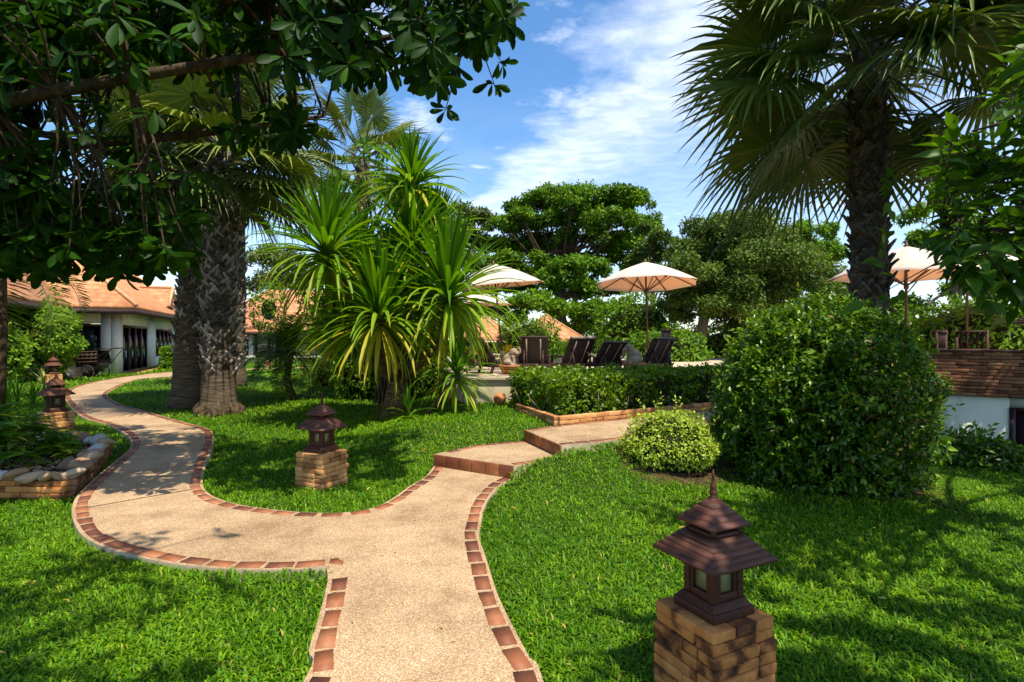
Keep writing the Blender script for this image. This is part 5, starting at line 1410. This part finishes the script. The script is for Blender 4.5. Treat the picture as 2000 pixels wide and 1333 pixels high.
# ------------------------------------------------------------------ palms
GP = 'fan palms with shaggy trunks'
fan_palm('fan_palm', 'middle of the three left palms, pale smooth foot with spreading roots', (-6.12, 11.75, -.04), (-6.1, 11.8, 5.75), .355, .265, 44, 1.25, 1.3, 270, .15, GP, 0, .20, -28, True)
fan_palm('fan_palm', 'left of the three clustered palms, dark trunk beside the path', (-7.35, 12.75, -.04), (-7.12, 12.8, 6.0), .36, .25, 36, 1.3, 1.3, 200, .20, GP, 0, .17, -32)
fan_palm('fan_palm', 'palm standing farther back, right of the pale-footed palm', (-8.95, 18.2, -.04), (-8.9, 18.2, 7.0), .33, .26, 26, 1.3, 1.3, 150, .10, GP, 0, .20, -30)
fan_palm('fan_palm', 'slim fan palm whose head rises behind the sword-leaved plant', (-4.85, 17.4, -.04), (-4.6, 17.4, 7.1), .26, .2, 22, 1.2, 1.15, 90, .10, GP, 0, .22, -35)
fan_palm('fan_palm', 'big fan palm at right towering over the round bush', (5.52, 8.65, -.12), (5.42, 8.6, 6.2), .26, .235, 70, 1.5, 1.5, 260, .05, GP, 0, .22, -52, nseg=38, open_az=-75, bootmat='boot_shaded')
def palm_climber():
    t = thing('climbing_vine', 'small green vine climbing the shaggy trunk of the big right palm', 'vine', (5.3, 8.3, 2.0)); f = MB(); s = MB()
    pts = np.array([A(5.38, 8.25, z) + A(.12 * math.sin(z * 2), -.06, 0) for z in np.linspace(1.4, 3.9, 14)]); s.tube(pts, .010, 5)
    n = 26; k = rng.integers(0, 14, n); d = norm(A(0, -.6, -.2) + rdir(n) * .8)
    scatter(f, LEAF_OVATE, pts[k] + rng.normal(0, .05, (n, 3)), d, A(0, -1, .5) + rng.normal(0, .3, (n, 3)), rng.uniform(.12, .22, n), np.clip(rng.beta(2, 2, n) + .1, 0, 1))
    f.build('leaves', MAT['leaf_right'], t); s.build('stem', MAT['bark'], t)
palm_climber()

def feather_palm(name, label, base, pts, r0, nf, L, nl, ll, droop=1.3, elr=(-25, 75), lw=.022, mat='date_leaf', bark='bark'):
    t = thing(name, label, 'palm tree', base); pts = np.asarray(pts, float)
    w = MB(); w.tube(pts, np.linspace(r0, r0 * .8, len(pts)) * (1 + .05 * rng.normal(size=len(pts))), 12); w.build('trunk', MAT[bark], t, True)
    hub = pts[-1]; b = MB(); palm_boots(b, pts[-2], hub + A(0, 0, .05), r0 * .8, 34, r0 * 1.3, 0, None, .5); b.build('leaf_base', MAT['boot'], t)
    f, s = MB(), MB()
    for i in range(nf):
        q = (i + .5) / nf; frond(f, s, hub + A(0, 0, .06 * q), i * 2.4 + rng.normal(0, .15), R(np.interp(q, [0, .4, 1], [elr[0], 25, elr[1]])) + rng.normal(0, .08), L * rng.uniform(.85, 1.1), droop * rng.uniform(.7, 1.2), nl, ll, lw, .5 + rng.normal(0, .12))
    f.build('fronds', MAT[mat], t); s.build('leaf_stalk', MAT['petiole'], t)
b = gpt(576, 785, -.03)
feather_palm('date_palm', 'small curved-trunk feather palm on the lawn left of the sword-leaved plant', b, [b, b + A(-.14, 0, .3), b + A(-.20, 0, .6), b + A(-.16, 0, .95), b + A(-.14, 0, 1.25)], .10, 40, 1.30, 46, .34, 1.35, (-30, 80))
b = A(-9.55, 10.45, -.04)
feather_palm('coconut_palm', 'thin-trunked feather palm at the left edge of the photo', b, [b, b + A(.03, 0, 1), b + A(.06, 0, 2), b + A(.05, 0, 2.9), b + A(.08, 0, 3.3)], .12, 20, 2.1, 44, .55, 1.5, (-30, 70), .03)
b = ppt(1110, 720, 19.5)
feather_palm('date_palm', 'little feathery palm behind the loungers by the pool', b, [b + A(0, 0, -.2), b + A(0, 0, .1), b + A(0, 0, .25), b + A(0, 0, .4)], .08, 26, 1.0, 34, .28, 1.4, (0, 80), .02, 'tree_c')

# ------------------------------------------------------------------ the sword-leaved dragon tree
def dragon_tree():
    base = A(-2.12, 10.45, zf(-2.1, 10.4) - .02); D = 10.4
    t = thing('dragon_tree', 'many-headed sword-leaved dragon tree at the centre of the lawn', 'tree', base)
    def W(px, py, d=D): return ppt(px, py, d)
    w = MB(); fork = W(777, 745)
    w.tube(np.array([base + A(0, 0, -.05), base + A(-.02, 0, .25), W(775, 780), fork]), [.27, .20, .19, .19], 14)
    for k in range(9):   # old stems fused round the foot
        a = rng.uniform(0, 6.28); o = A(math.cos(a) * .20, math.sin(a) * .18, 0); w.tube(np.array([base + o * 1.25 + A(0, 0, -.05), base + o + A(0, 0, .3), fork + o * .5 + A(0, 0, rng.uniform(-.1, .2))]), [.075, .06, .04], 8)
    H = [  # head px, py, depth, leaves, length, via
        (640, 500, 10.0, 120, 1.28, [(740, 690), (690, 580)]), (805, 365, 10.8, 96, .98, [(790, 650), (815, 500)]), (806, 485, 10.5, 105, 1.08, [(785, 680), (805, 580)]),
        (742, 622, 9.7, 120, 1.28, [(765, 715), (748, 670)]), (877, 585, 10.0, 125, 1.38, [(812, 715), (862, 665)]), (700, 520, 11.5, 90, 1.1, [(760, 680), (722, 600)]), (765, 545, 11.3, 80, 1.0, [(775, 690), (770, 610)]),
        (893, 735, 9.6, 54, .72, None), (668, 640, 11.2, 70, 1.05, [(745, 720), (690, 690)]), (835, 640, 11.2, 70, 1.05, [(790, 720), (815, 680)]), (850, 470, 11.0, 70, 1.0, [(790, 680), (835, 570)])]
    f = MB()
    for px, py, d, n, L, via in H:
        h = W(px, py, d)
        if via is None:
            q = gpt(835, 808, .3); pts = np.array([q, W(862, 775, 9.8), h]); rad = [.045, .036, .04]
        else:
            pts = np.array([fork + A(0, 0, -.05), W(*via[0], (D + d) / 2), W(*via[1], d), h]); rad = [.105, .085, .065, .06]
        w.tube(pts, rad, 10); ax = norm(pts[-1] - pts[-2]); ax = norm(ax + A(0, 0, 1.2))
        strap_head(f, h, ax, int(n * 1.7), L * 1.16, .082 if L > .9 else .055)
    # suckers at the foot
    for px, py, L, n in ((800, 812, .55, 24), (790, 795, .42, 16)):
        h = gpt(px, py + 15, zf(-2, 10)); strap_head(f, h + A(0, -.1, .14), A(0, 0, 1), n, L, .042, -5, 85)
    w.build('trunk', MAT['bark_drac'], t, True); f.build('leaves', MAT['strap'], t)
    for px in (728, 738, 752, 741, 826, 833):
        r = MB()
        p = W(px + rng.uniform(-2, 2), 720 + rng.uniform(-10, 15), 10.2); q = A(p[0] + rng.normal(0, .05), p[1] - rng.uniform(0, .3), zf(p[0], p[1]))
        r.tube(np.array([p, (p + q) / 2 + A(.02, 0, 0), q]), .007, 4)
        r.build('aerial_root', MAT['bark_drac'], t)
dragon_tree()

# ------------------------------------------------------------------ frangipani-like trees: whorls of broad leaves on bare forked stems
def whorl(f, tip, axis, n, size, tone=0.0, drop=.15, tmpl=LEAF_OBOV):
    az = np.arange(n) * 2.4 + rng.uniform(0, 6.28); axis = norm(axis)
    x = norm(np.cross(axis, A(.3, .2, 1.0) if abs(axis[2]) < .95 else A(1, 0, 0))); y = np.cross(axis, x)
    e = rng.uniform(-.15, .75, n)
    d = (np.cos(az)[:, None] * x + np.sin(az)[:, None] * y) * np.cos(e)[:, None] + axis * np.sin(e)[:, None] + A(0, 0, -drop) + rng.normal(0, .12, (n, 3))
    nn = axis * 1.0 - norm(d) * .4 + A(0, 0, .45) + rng.normal(0, .25, (n, 3))
    scatter(f, tmpl, tip - axis * (rng.random(n) * .09)[:, None], norm(d), nn, size * rng.uniform(.65, 1.15, n), np.clip(rng.beta(2, 2.4, n) * .85 + tone, 0, 1))

def sample_px(poly, n, d0, d1):
    """places inside a leafy volume whose outline and distance range are given"""
    poly = np.array(poly, float); lo, hi = poly.min(0), poly.max(0); P = np.zeros((0, 2))
    while len(P) < n:
        q = np.stack([rng.uniform(lo[0], hi[0], n * 2), rng.uniform(lo[1], hi[1], n * 2)], 1); P = np.concatenate([P, q[pt_in_poly(q, poly)]])
    P = P[:n]; d = rng.uniform(d0, d1, n)
    return np.stack([(P[:, 0] - 1000) / FPX * d, d, CAM_H - (P[:, 1] - HOR) / FPX * d], 1)

def branching(w, f, tips, limbs, size, nl, twig=.6, tmpl=LEAF_OBOV, tone=0.0, drop=.15, r=.014, leafy=whorl):
    """each leafy tip hangs on a twig from the nearest limb"""
    L = np.concatenate(limbs)
    for p in tips:
        k = np.argmin(np.linalg.norm(L - p, axis=1)); q = L[k]; v = p - q; ln = np.linalg.norm(v)
        mid = q + v * .55 + A(0, 0, .10 * ln) + rng.normal(0, .04 * ln, 3)
        w.tube(np.array([q, mid, p]), [r * (1 + .25 * ln), r * .85, r * .45], 5, cap=False)
        ax = norm(norm(p - mid) + A(0, 0, .35))
        leafy(f, p, ax, int(nl * rng.uniform(.75, 1.25)), size * rng.uniform(.85, 1.12), tone + rng.normal(0, .07), drop)
        if ln > .8:
            m2 = q + v * rng.uniform(.45, .7) + rng.normal(0, .22, 3)
            w.tube(np.array([mid, m2]), [r * .7, r * .35], 4, cap=False)
            leafy(f, m2, norm(m2 - mid + A(0, 0, .3)), int(nl * .8), size * .9, tone + rng.normal(0, .07), drop)

def overhanging_tree():
    global rng
    rng = np.random.default_rng(41)
    t = thing('shade_tree', 'broad-leaved shade tree whose dark branches overhang the top left', 'tree', (-7.4, 5.2, -.05))
    w, f = MB(), MB()
    trunk = np.array([(-7.4, 5.2, -.1), (-7.3, 5.2, 1.2), (-7.1, 5.2, 2.4), (-6.9, 5.1, 3.2)])
    w.tube(trunk, [.30, .22, .20, .17], 12)
    ends = [(-4.2, 5.6, 4.6), (-1.8, 5.6, 4.7), (-.25, 5.3, 4.55), (-3.6, 6.2, 3.4), (-4.6, 6.6, 2.9), (-2.2, 6.6, 4.2), (-5.2, 3.6, 4.9), (-3.0, 2.2, 5.0), (-1.2, .6, 5.2), (-4.8, .8, 4.9), (-6.0, 8.2, 4.6)]
    limbs = []
    for e in ends:
        pts = limb(w, trunk[3] if e[2] > 3.2 else trunk[2], e, .085, .018, .16, 12, 7); limbs.append(pts[3:])
    P1 = [(-120, -120), (985, -120), (1000, 25), (965, 80), (890, 110), (880, 150), (790, 165), (700, 150), (620, 110), (520, 115), (450, 125), (380, 110), (320, 115), (240, 130), (150, 130), (-120, 190)]
    P2 = [(-150, 160), (40, 220), (90, 330), (220, 370), (340, 390), (385, 440), (380, 500), (310, 525), (230, 535), (170, 510), (60, 530), (-150, 515)]
    P3 = [(520, 170), (600, 220), (590, 320), (520, 350), (470, 300), (430, 240)]
    tips = np.concatenate([sample_px(P1, 380, 4.3, 6.6), sample_px(P2, 300, 4.8, 7.2), sample_px(P3, 10, 5.5, 6.6), sample_px([(-150, -100), (560, -100), (420, 100), (-150, 200)], 230, 5, 7.5)])
    branching(w, f, tips, limbs, .235, 11, drop=.42)
    # unseen rest of the crown overhead and behind the viewer, extended for shade
    n = 130; up = np.stack([rng.uniform(-6.5, .3, n), rng.uniform(-1.0, 2.5, n), rng.uniform(4.5, 6.3, n)], 1)
    keep = ~((up[:, 0] > -.6) & (up[:, 1] > 1.4))
    up = up[keep & ((up[:, 2] - 1.6) > .66 * up[:, 1])]
    branching(w, f, up, limbs, .25, 9, drop=.2)
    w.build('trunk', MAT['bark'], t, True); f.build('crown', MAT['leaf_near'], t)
overhanging_tree()

def spray(f, p, ax, n, size, tone, drop):
    """ovate leaves set alternately along a short shoot"""
    k = np.arange(n); s = ((k % 2) * 2 - 1)
    side = norm(np.cross(ax, A(0, 0, 1)) + rng.normal(0, .1, 3))
    pos = p - ax * (k * .065)[:, None]
    d = norm(side * s[:, None] * 1.0 + ax * .55 + A(0, 0, -drop) + rng.normal(0, .22, (n, 3))); d[0] = norm(ax + A(0, 0, -drop))
    scatter(f, LEAF_OVATE, pos, d, A(0, 0, 1) + rng.normal(0, .35, (n, 3)), size * rng.uniform(.7, 1.2, n), np.clip(rng.beta(2, 2.2, n) * .85 + tone, 0, 1))
def right_tree():
    t = thing('garden_tree', 'ovate-leaved garden tree reaching in from the right edge', 'tree', (5.3, 4.1, -.1))
    w, f = MB(), MB(); trunk = np.array([(5.3, 4.1, -.15), (5.2, 4.1, 1.0), (5.1, 4.1, 2.0), (5.0, 4.1, 3.0)]); w.tube(trunk, [.16, .12, .10, .09], 10)
    limbs = []
    for e in [(3.6, 4.3, 2.9), (3.2, 4.2, 2.4), (3.9, 4.4, 2.1), (3.7, 4.0, 3.5), (4.2, 3.4, 4.2), (3.2, 2.0, 4.4), (2.8, .9, 4.6), (4.4, 1.2, 4.4), (5.4, 2.6, 4.6), (4.9, 6.0, 3.8), (8.4, 6.2, 4.5), (7.6, 4.6, 4.6)]:
        pts = limb(w, trunk[2] if e[2] < 3 else trunk[3], e, .045, .010, .12, 10, 6); limbs.append(pts[3:])
    P1 = [(2120, 20), (1965, 60), (1945, 170), (1900, 215), (1850, 245), (1815, 300), (1800, 345), (1845, 385), (1870, 430), (1830, 470), (1850, 525), (1900, 580), (1960, 610), (2120, 640)]
    tips = sample_px(P1, 230, 3.5, 5.2)
    branching(w, f, tips, limbs, .155, 7, drop=.25, r=.007, leafy=spray)
    n = 170; up = np.stack([rng.uniform(2.7, 6.2, n), rng.uniform(-1.6, 3.6, n), rng.uniform(4.0, 5.6, n)], 1); up = up[(up[:, 2] - 1.6) > .68 * up[:, 1]]  # unseen overhead leaves, placed for shade on the right lawn
    branching(w, f, up, limbs, .16, 9, drop=.2, r=.008, leafy=spray)
    n = 46; up = np.stack([rng.uniform(1.7, 3.0, n), rng.uniform(.0, 1.5, n), rng.uniform(4.1, 5.0, n)], 1)  # unseen clusters added overhead to shade the near lantern
    branching(w, f, up, limbs, .16, 10, drop=.2, r=.008, leafy=spray)
    n = 330; up = np.stack([rng.uniform(6.6, 10.2, n), rng.uniform(4.4, 7.2, n), rng.uniform(3.7, 5.3, n)], 1); up = up[up[:, 0] > 1.02 * up[:, 1]]  # unseen canopy added out of frame to keep the white wall shaded
    branching(w, f, up, limbs, .17, 10, drop=.2, r=.008, leafy=spray)
    w.build('trunk', MAT['bark'], t, True); f.build('crown', MAT['leaf_right'], t)
right_tree()

def frangipani(label, base, tips, fork, size, flowers):
    t = thing('frangipani_tree', label, 'tree', base); w, f, fl = MB(), MB(), MB()
    w.tube(np.array([base, (np.asarray(base) + fork) / 2 + A(.05, 0, 0), fork]), [.12, .10, .08], 9); limbs = [np.array([fork])]
    for _ in range(7):
        e = tips[rng.integers(len(tips))]; pts = limb(w, fork, e, .05, .015, .1, 7, 6); limbs.append(pts[2:])
    branching(w, f, tips, limbs, size, 10, r=.012, drop=.05)
    for p in tips[rng.choice(len(tips), flowers, replace=False)]:
        for j in range(4):
            q = p + A(0, 0, .10) + rng.normal(0, .05, 3); az = np.arange(5) * 1.2566 + rng.uniform(0, 6)
            scatter(fl, LEAF_OBOV, np.tile(q, (5, 1)), np.stack([np.cos(az), np.sin(az), np.full(5, .5)], 1), np.tile(A(0, 0, 1), (5, 1)), np.full(5, .07), rng.random(5))
    w.build('trunk', MAT['bark'], t, True); f.build('crown', MAT['leaf_frangi'], t); fl.build('flowers', MAT['petal_white'], t)
tp = sample_px([(650, 330), (700, 265), (790, 300), (860, 380), (900, 420), (945, 490), (930, 540), (860, 520), (760, 480), (660, 430)], 72, 12.2, 14.5)
frangipani('frangipani tree with cream flowers behind the sword-leaved plant', A(-3.2, 13.5, 0), tp, A(-3.0, 13.4, 2.1), .24, 9)

# ------------------------------------------------------------------ background trees
def crown_clumps(pts, d, dj, rad):
    return [(ppt(x, y, d + rng.uniform(-dj, dj)), rad * rng.uniform(.85, 1.2) * s) for x, y, s in pts]
D = 31.0
rt = [(1000, 405, .8), (1045, 392, 1), (1100, 378, .9), (1150, 385, 1), (1200, 388, 1), (1245, 395, .8), (985, 440, .9), (1030, 440, 1), (1085, 430, 1.1), (1140, 430, 1), (1195, 430, 1.1), (1250, 435, .9), (1010, 480, 1), (1065, 485, .9), (1230, 475, .9), (1180, 490, .8), (1000, 530, .9), (1245, 520, .8), (1110, 465, .7), (970, 480, .7), (1040, 530, .7), (1275, 450, .5)]
rt2 = [(1020, 420, .6), (1070, 405, .7), (1120, 400, .6), (1170, 408, .7), (1220, 412, .6), (1060, 460, .7), (1160, 465, .7), (1205, 465, .6), (990, 505, .7), (1050, 510, .6), (1150, 510, .6), (1215, 505, .7), (1090, 510, .5), (1265, 490, .6), (1015, 560, .7), (1250, 560, .6)]
b0 = A(2.8, D, -.8)
tree('rain_tree', 'tall spreading umbrella-shaped rain tree at the centre background', b0, [b0, ppt(1095, 640, D), ppt(1092, 590, D), ppt(1100, 540, D), ppt(1105, 500, D)], .42, crown_clumps(rt + rt2, D, 2.2, 1.15), MAT['tree_a'], .20, 72000, MAT['bark'], flat=.62)
D = 26.0
bt = [(1105, 520, .8), (1150, 530, .9), (1060, 545, .8), (1110, 560, 1), (1170, 565, .9), (1040, 590, .9), (1090, 605, .9), (1150, 605, .9), (1205, 560, .7), (1200, 610, .8), (1010, 620, .7), (1140, 640, .8), (1190, 645, .8), (1235, 625, .6)]
b0 = A(3.0, D, -.4)
tree('leafy_tree', 'bright green lower tree in front of the spreading rain tree', b0, [b0, ppt(1130, 640, D), ppt(1125, 600, D), ppt(1120, 570, D)], .2, crown_clumps(bt, D, 1.2, 1.05), MAT['tree_c'], .19, 30000, MAT['bark'])
D = 33.0
lt = [(885, 410, .55), (915, 420, .6), (945, 435, .7), (880, 450, .8), (920, 465, .9), (960, 480, .8), (900, 505, .9), (945, 520, .9), (985, 505, .6), (870, 540, .8), (920, 560, .9), (965, 560, .8), (1000, 560, .7), (950, 610, .9), (900, 610, .9), (1010, 600, .8)]
b0 = A(-1.4, D, -.3)
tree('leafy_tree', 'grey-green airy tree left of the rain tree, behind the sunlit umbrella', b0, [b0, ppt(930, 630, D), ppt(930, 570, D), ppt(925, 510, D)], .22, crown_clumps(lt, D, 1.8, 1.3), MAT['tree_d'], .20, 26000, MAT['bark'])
D = 20.0
gt = [(1345, 490, .9), (1385, 455, .9), (1430, 440, .9), (1475, 450, 1), (1520, 465, .9), (1330, 530, .9), (1380, 510, 1.1), (1435, 500, 1.2), (1490, 510, 1.2), (1545, 510, .9), (1310, 560, .8), (1360, 560, 1), (1420, 560, 1.1), (1480, 565, 1.1), (1540, 560, 1), (1590, 530, .7), (1320, 600, .7), (1440, 610, .9), (1500, 620, .9), (1560, 610, .9), (1600, 580, .8), (1410, 425, .5), (1455, 650, .7), (1540, 660, .8)]
gt2 = [(1400, 540, .9), (1460, 535, 1), (1510, 540, .9), (1350, 585, .8), (1450, 590, 1), (1400, 480, .8), (1520, 500, .8), (1570, 550, .8), (1410, 600, .8), (1480, 470, .7), (1365, 540, .7), (1580, 500, .6), (1335, 620, .6), (1490, 600, .8)]
b0 = A(6.75, D, -.6)
tree('leafy_tree', 'wide dense tree with a pale straight trunk right of the middle umbrella', b0, [b0, ppt(1367, 690, D), ppt(1370, 650, D), ppt(1377, 610, D), ppt(1400, 560, D), ppt(1430, 520, D)], .23, crown_clumps(gt + gt2, D, 1.8, 1.05), MAT['tree_b'], .125, 105000, MAT['bark_pale'])
D = 25.0
ot = [(1255, 450, .6), (1285, 462, .6), (1265, 490, .7), (1300, 500, .7), (1245, 510, .6), (1310, 470, .4)]
b0 = A(6.2, D, -.6)
tree('leafy_tree', 'olive feathery treetop squeezed between the rain tree and the wide dense tree', b0, [b0, ppt(1275, 600, D), ppt(1275, 530, D)], .16, crown_clumps(ot, D, .8, .9), MAT['tree_b'], .13, 12000, MAT['bark'])
D = 27.0
ft = [(1560, 470, .7), (1590, 450, .7), (1610, 480, .8), (1640, 500, .8), (1590, 520, .9), (1640, 545, .9), (1660, 590, 1), (1610, 570, 1), (1570, 600, 1), (1650, 640, 1), (1700, 620, .9), (1600, 650, 1)]
b0 = A(15, D, -.6)
tree('leafy_tree', 'mid-green tree just left of the big palm trunk', b0, [b0, ppt(1610, 640, D), ppt(1610, 560, D), ppt(1605, 510, D)], .2, crown_clumps(ft, D, 1.0, 1.0), MAT['tree_c'], .17, 24000, MAT['bark'])
D = 19.0
yt = [(1790, 420, .7), (1830, 400, .8), (1870, 440, .8), (1800, 470, .9), (1850, 490, .9), (1910, 470, .9), (1960, 440, .9), (1770, 520, .7), (1930, 530, 1), (1990, 510, 1), (1880, 560, .9), (1800, 600, .9), (1850, 630, .9), (1930, 610, 1), (1990, 620, 1), (1790, 650, .8), (1740, 610, .6)]
b0 = A(15.0, D, -.4)
tree('leafy_tree', 'light airy tree behind the brick terrace and its umbrellas at right', b0, [b0, ppt(1870, 640, D), ppt(1868, 560, D), ppt(1865, 500, D)], .2, crown_clumps(yt, D, 1.5, .85), MAT['tree_c'], .16, 20000, MAT['bark_pale'])
D = 48.0
pt_ = [(505, 510, .9), (540, 500, 1), (575, 520, 1), (520, 545, 1), (560, 555, 1), (610, 540, 1), (490, 560, .8)]
b0 = A(-20, 54, -.3)
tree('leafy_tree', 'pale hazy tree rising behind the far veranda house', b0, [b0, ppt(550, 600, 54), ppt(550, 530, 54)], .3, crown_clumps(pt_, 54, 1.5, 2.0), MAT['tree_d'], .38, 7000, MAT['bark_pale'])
# lower shrubs and undergrowth behind the pool
def shrub_px(name, label, px, py, d, rx, rz, n, size, mat, cat='shrub', tmpl=LEAF_FOLD, zmin=-.6, ry=None, tone=0.0, core=.7, group=None):
    c = ppt(px, py, d); return bush(name, label, c, (rx, ry or rx * .8, rz), n, size, mat, max(zmin, c[2] - rz), tmpl, cat, group, core, tone, 20)
shrub_px('oleander_shrub', 'dark oleander shrub in front of the pointed orange roof', 1035, 668, 17.0, .95, .75, 2600, .13, 'tree_a', zmin=.9, tmpl=LEAF_LANCE)
shrub_px('flower_clump', 'clump of yellow flowers beside the raised-trunk elephant', 1000, 696, 15.2, .28, .16, 900, .06, 'petal_yellow', 'flowers', zmin=.95)
shrub_px('flower_clump', 'yellow flowers behind the left-leaning loungers', 925, 700, 14.6, .40, .14, 900, .06, 'petal_yellow', 'flowers', zmin=.95)
shrub_px('leafy_shrub', 'bright green shrub behind the rightmost loungers', 1305, 690, 18.0, 1.3, .75, 3200, .13, 'tree_c', zmin=-.2)
shrub_px('leafy_shrub', 'light green thicket beyond the lowest reclined lounger', 1245, 640, 23, 1.7, 1.4, 4200, .16, 'tree_c')
shrub_px('leafy_shrub', 'green thicket under the wide dense tree', 1450, 690, 22, 2.6, 1.3, 5200, .16, 'tree_c')
shrub_px('leafy_shrub', 'dark green thicket behind the big round bush', 1640, 660, 21, 2.6, 1.6, 5200, .17, 'tree_a')
shrub_px('leafy_shrub', 'deep green thicket under the bright lower tree', 1090, 680, 29, 2.2, 1.3, 4600, .16, 'tree_a')
shrub_px('leafy_shrub', 'dark thicket beneath the grey-green airy tree', 900, 650, 38, 3.6, 2.0, 4600, .17, 'tree_a')
shrub_px('leafy_shrub', 'shadowy shrub left of the dragon tree trunk', 720, 735, 14.8, 1.0, .9, 3600, .10, 'tree_a', zmin=-.03)
shrub_px('leafy_shrub', 'shadowy shrub between the dragon tree and the terrace', 815, 720, 13.6, .75, 1.0, 3200, .10, 'tree_a', zmin=0)
shrub_px('leafy_shrub', 'tall dark green shrub behind the dragon tree heads', 720, 600, 16.5, 1.9, 1.9, 7000, .13, 'tree_a', zmin=-.03)
shrub_px('leafy_shrub', 'green shrub left of the dragon tree, behind the small curved palm', 665, 640, 27, 1.5, 1.8, 4500, .14, 'tree_c', zmin=-.03)
shrub_px('golden_shrub', 'yellow-green shrub on the lawn behind the small curved palm', 645, 730, 18.6, .85, .55, 2600, .085, 'golden', zmin=-.03)
shrub_px('leafy_shrub', 'dark small-leaved shrub in front of the far veranda house roof', 525, 605, 24, .75, 1.1, 1500, .13, 'tree_a', zmin=.2, core=.4)
shrub_px('leafy_shrub', 'lime green bushy shrub growing against the white house at left', 60, 662, 20.3, 1.75, 1.35, 7000, .15, 'lime', zmin=-.04, ry=.95)
shrub_px('leafy_shrub', 'lower lime shrub at the foot of the left house wall', -15, 700, 14.5, .8, .7, 2400, .14, 'lime', zmin=-.04)
for k, (x, y, d, rx, rz) in enumerate(((1868, 890, 7.75, .55, .30), (1938, 900, 7.3, .45, .24))):
    lab = ['straggly dark shrub at the foot of the white terrace wall by the round bush', 'straggly low shrub next to the dark cellar door'][k]
    shrub_px('low_shrub', lab, x, y, d, rx, rz, 1800, .075, 'bush', zmin=-.25, tone=-.15, core=.6)
shrub_px('leafy_shrub', 'dark thicket behind the big terrace lantern at the right edge', 1945, 655, 15.5, 2.6, 1.1, 6500, .15, 'tree_a', zmin=.6)
# strap-leaved clump and striped plants at the left
def clump(label, c, heads, L, w, name='lily_clump', mat='strap', y=-.25, n=26):
    t = thing(name, label, 'plant', c); f = MB()
    for _ in range(heads):
        p = A(*c) + A(rng.uniform(-.6, .6), rng.uniform(-.4, .4), .08); strap_head(f, p, A(0, 0, 1), n, L * rng.uniform(.8, 1.1), w, 0, 85, y)
    f.build('leaves', MAT[mat], t)
q = gpt(28, 800, -.04); clump('dark arching strap-leaved clump at left beyond the planter', q, 9, .75, .035, y=-.22)
q = gpt(75, 757, -.04); clump('small white-striped plant by the distant lantern', q, 2, .55, .05, 'striped_plant', 'variegated', .1, 18)
q = gpt(8, 770, -.04); clump('white-striped plant at the left edge behind the strap clump', q, 2, .5, .05, 'striped_plant', 'variegated', .1, 16)
# brick column under the dragon tree
def column():
    t = thing('brick_column', 'slim orange brick column beside the pool terrace, behind the dragon tree', 'column', (-2.15, 15.0, 0)); m = MB(); pedestal(m, .42, 15, .055, 0)
    for v in m.v: v += A(-2.15, 15.0, 0)
    m.build('bricks', MAT['brick'], t, bevel=.005); m = MB(); m.box((-2.15, 15.0, .845), (.24, .24, .02)); m.build('cap', MAT['brick'], t, bevel=.005)
column()
# distant tree line that closes the view
def far_wood():
    mb = MB()
    for i in range(60):
        a = R(-52 + 104 * i / 59) + rng.normal(0, .01); d = rng.uniform(62, 85); h = rng.uniform(1.6, 3.2)
        ellipsoid_leaves(mb, (d * math.sin(a), d * math.cos(a), h * .45 - .5), (rng.uniform(3, 5), 3, h), 260, .75, LEAF_FOLD, .4, .8, .5)
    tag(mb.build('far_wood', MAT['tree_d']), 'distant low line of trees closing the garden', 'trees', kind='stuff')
far_wood()

for o in bpy.data.objects:
    if '_base' in o: del o['_base']
bpy.context.view_layer.update()
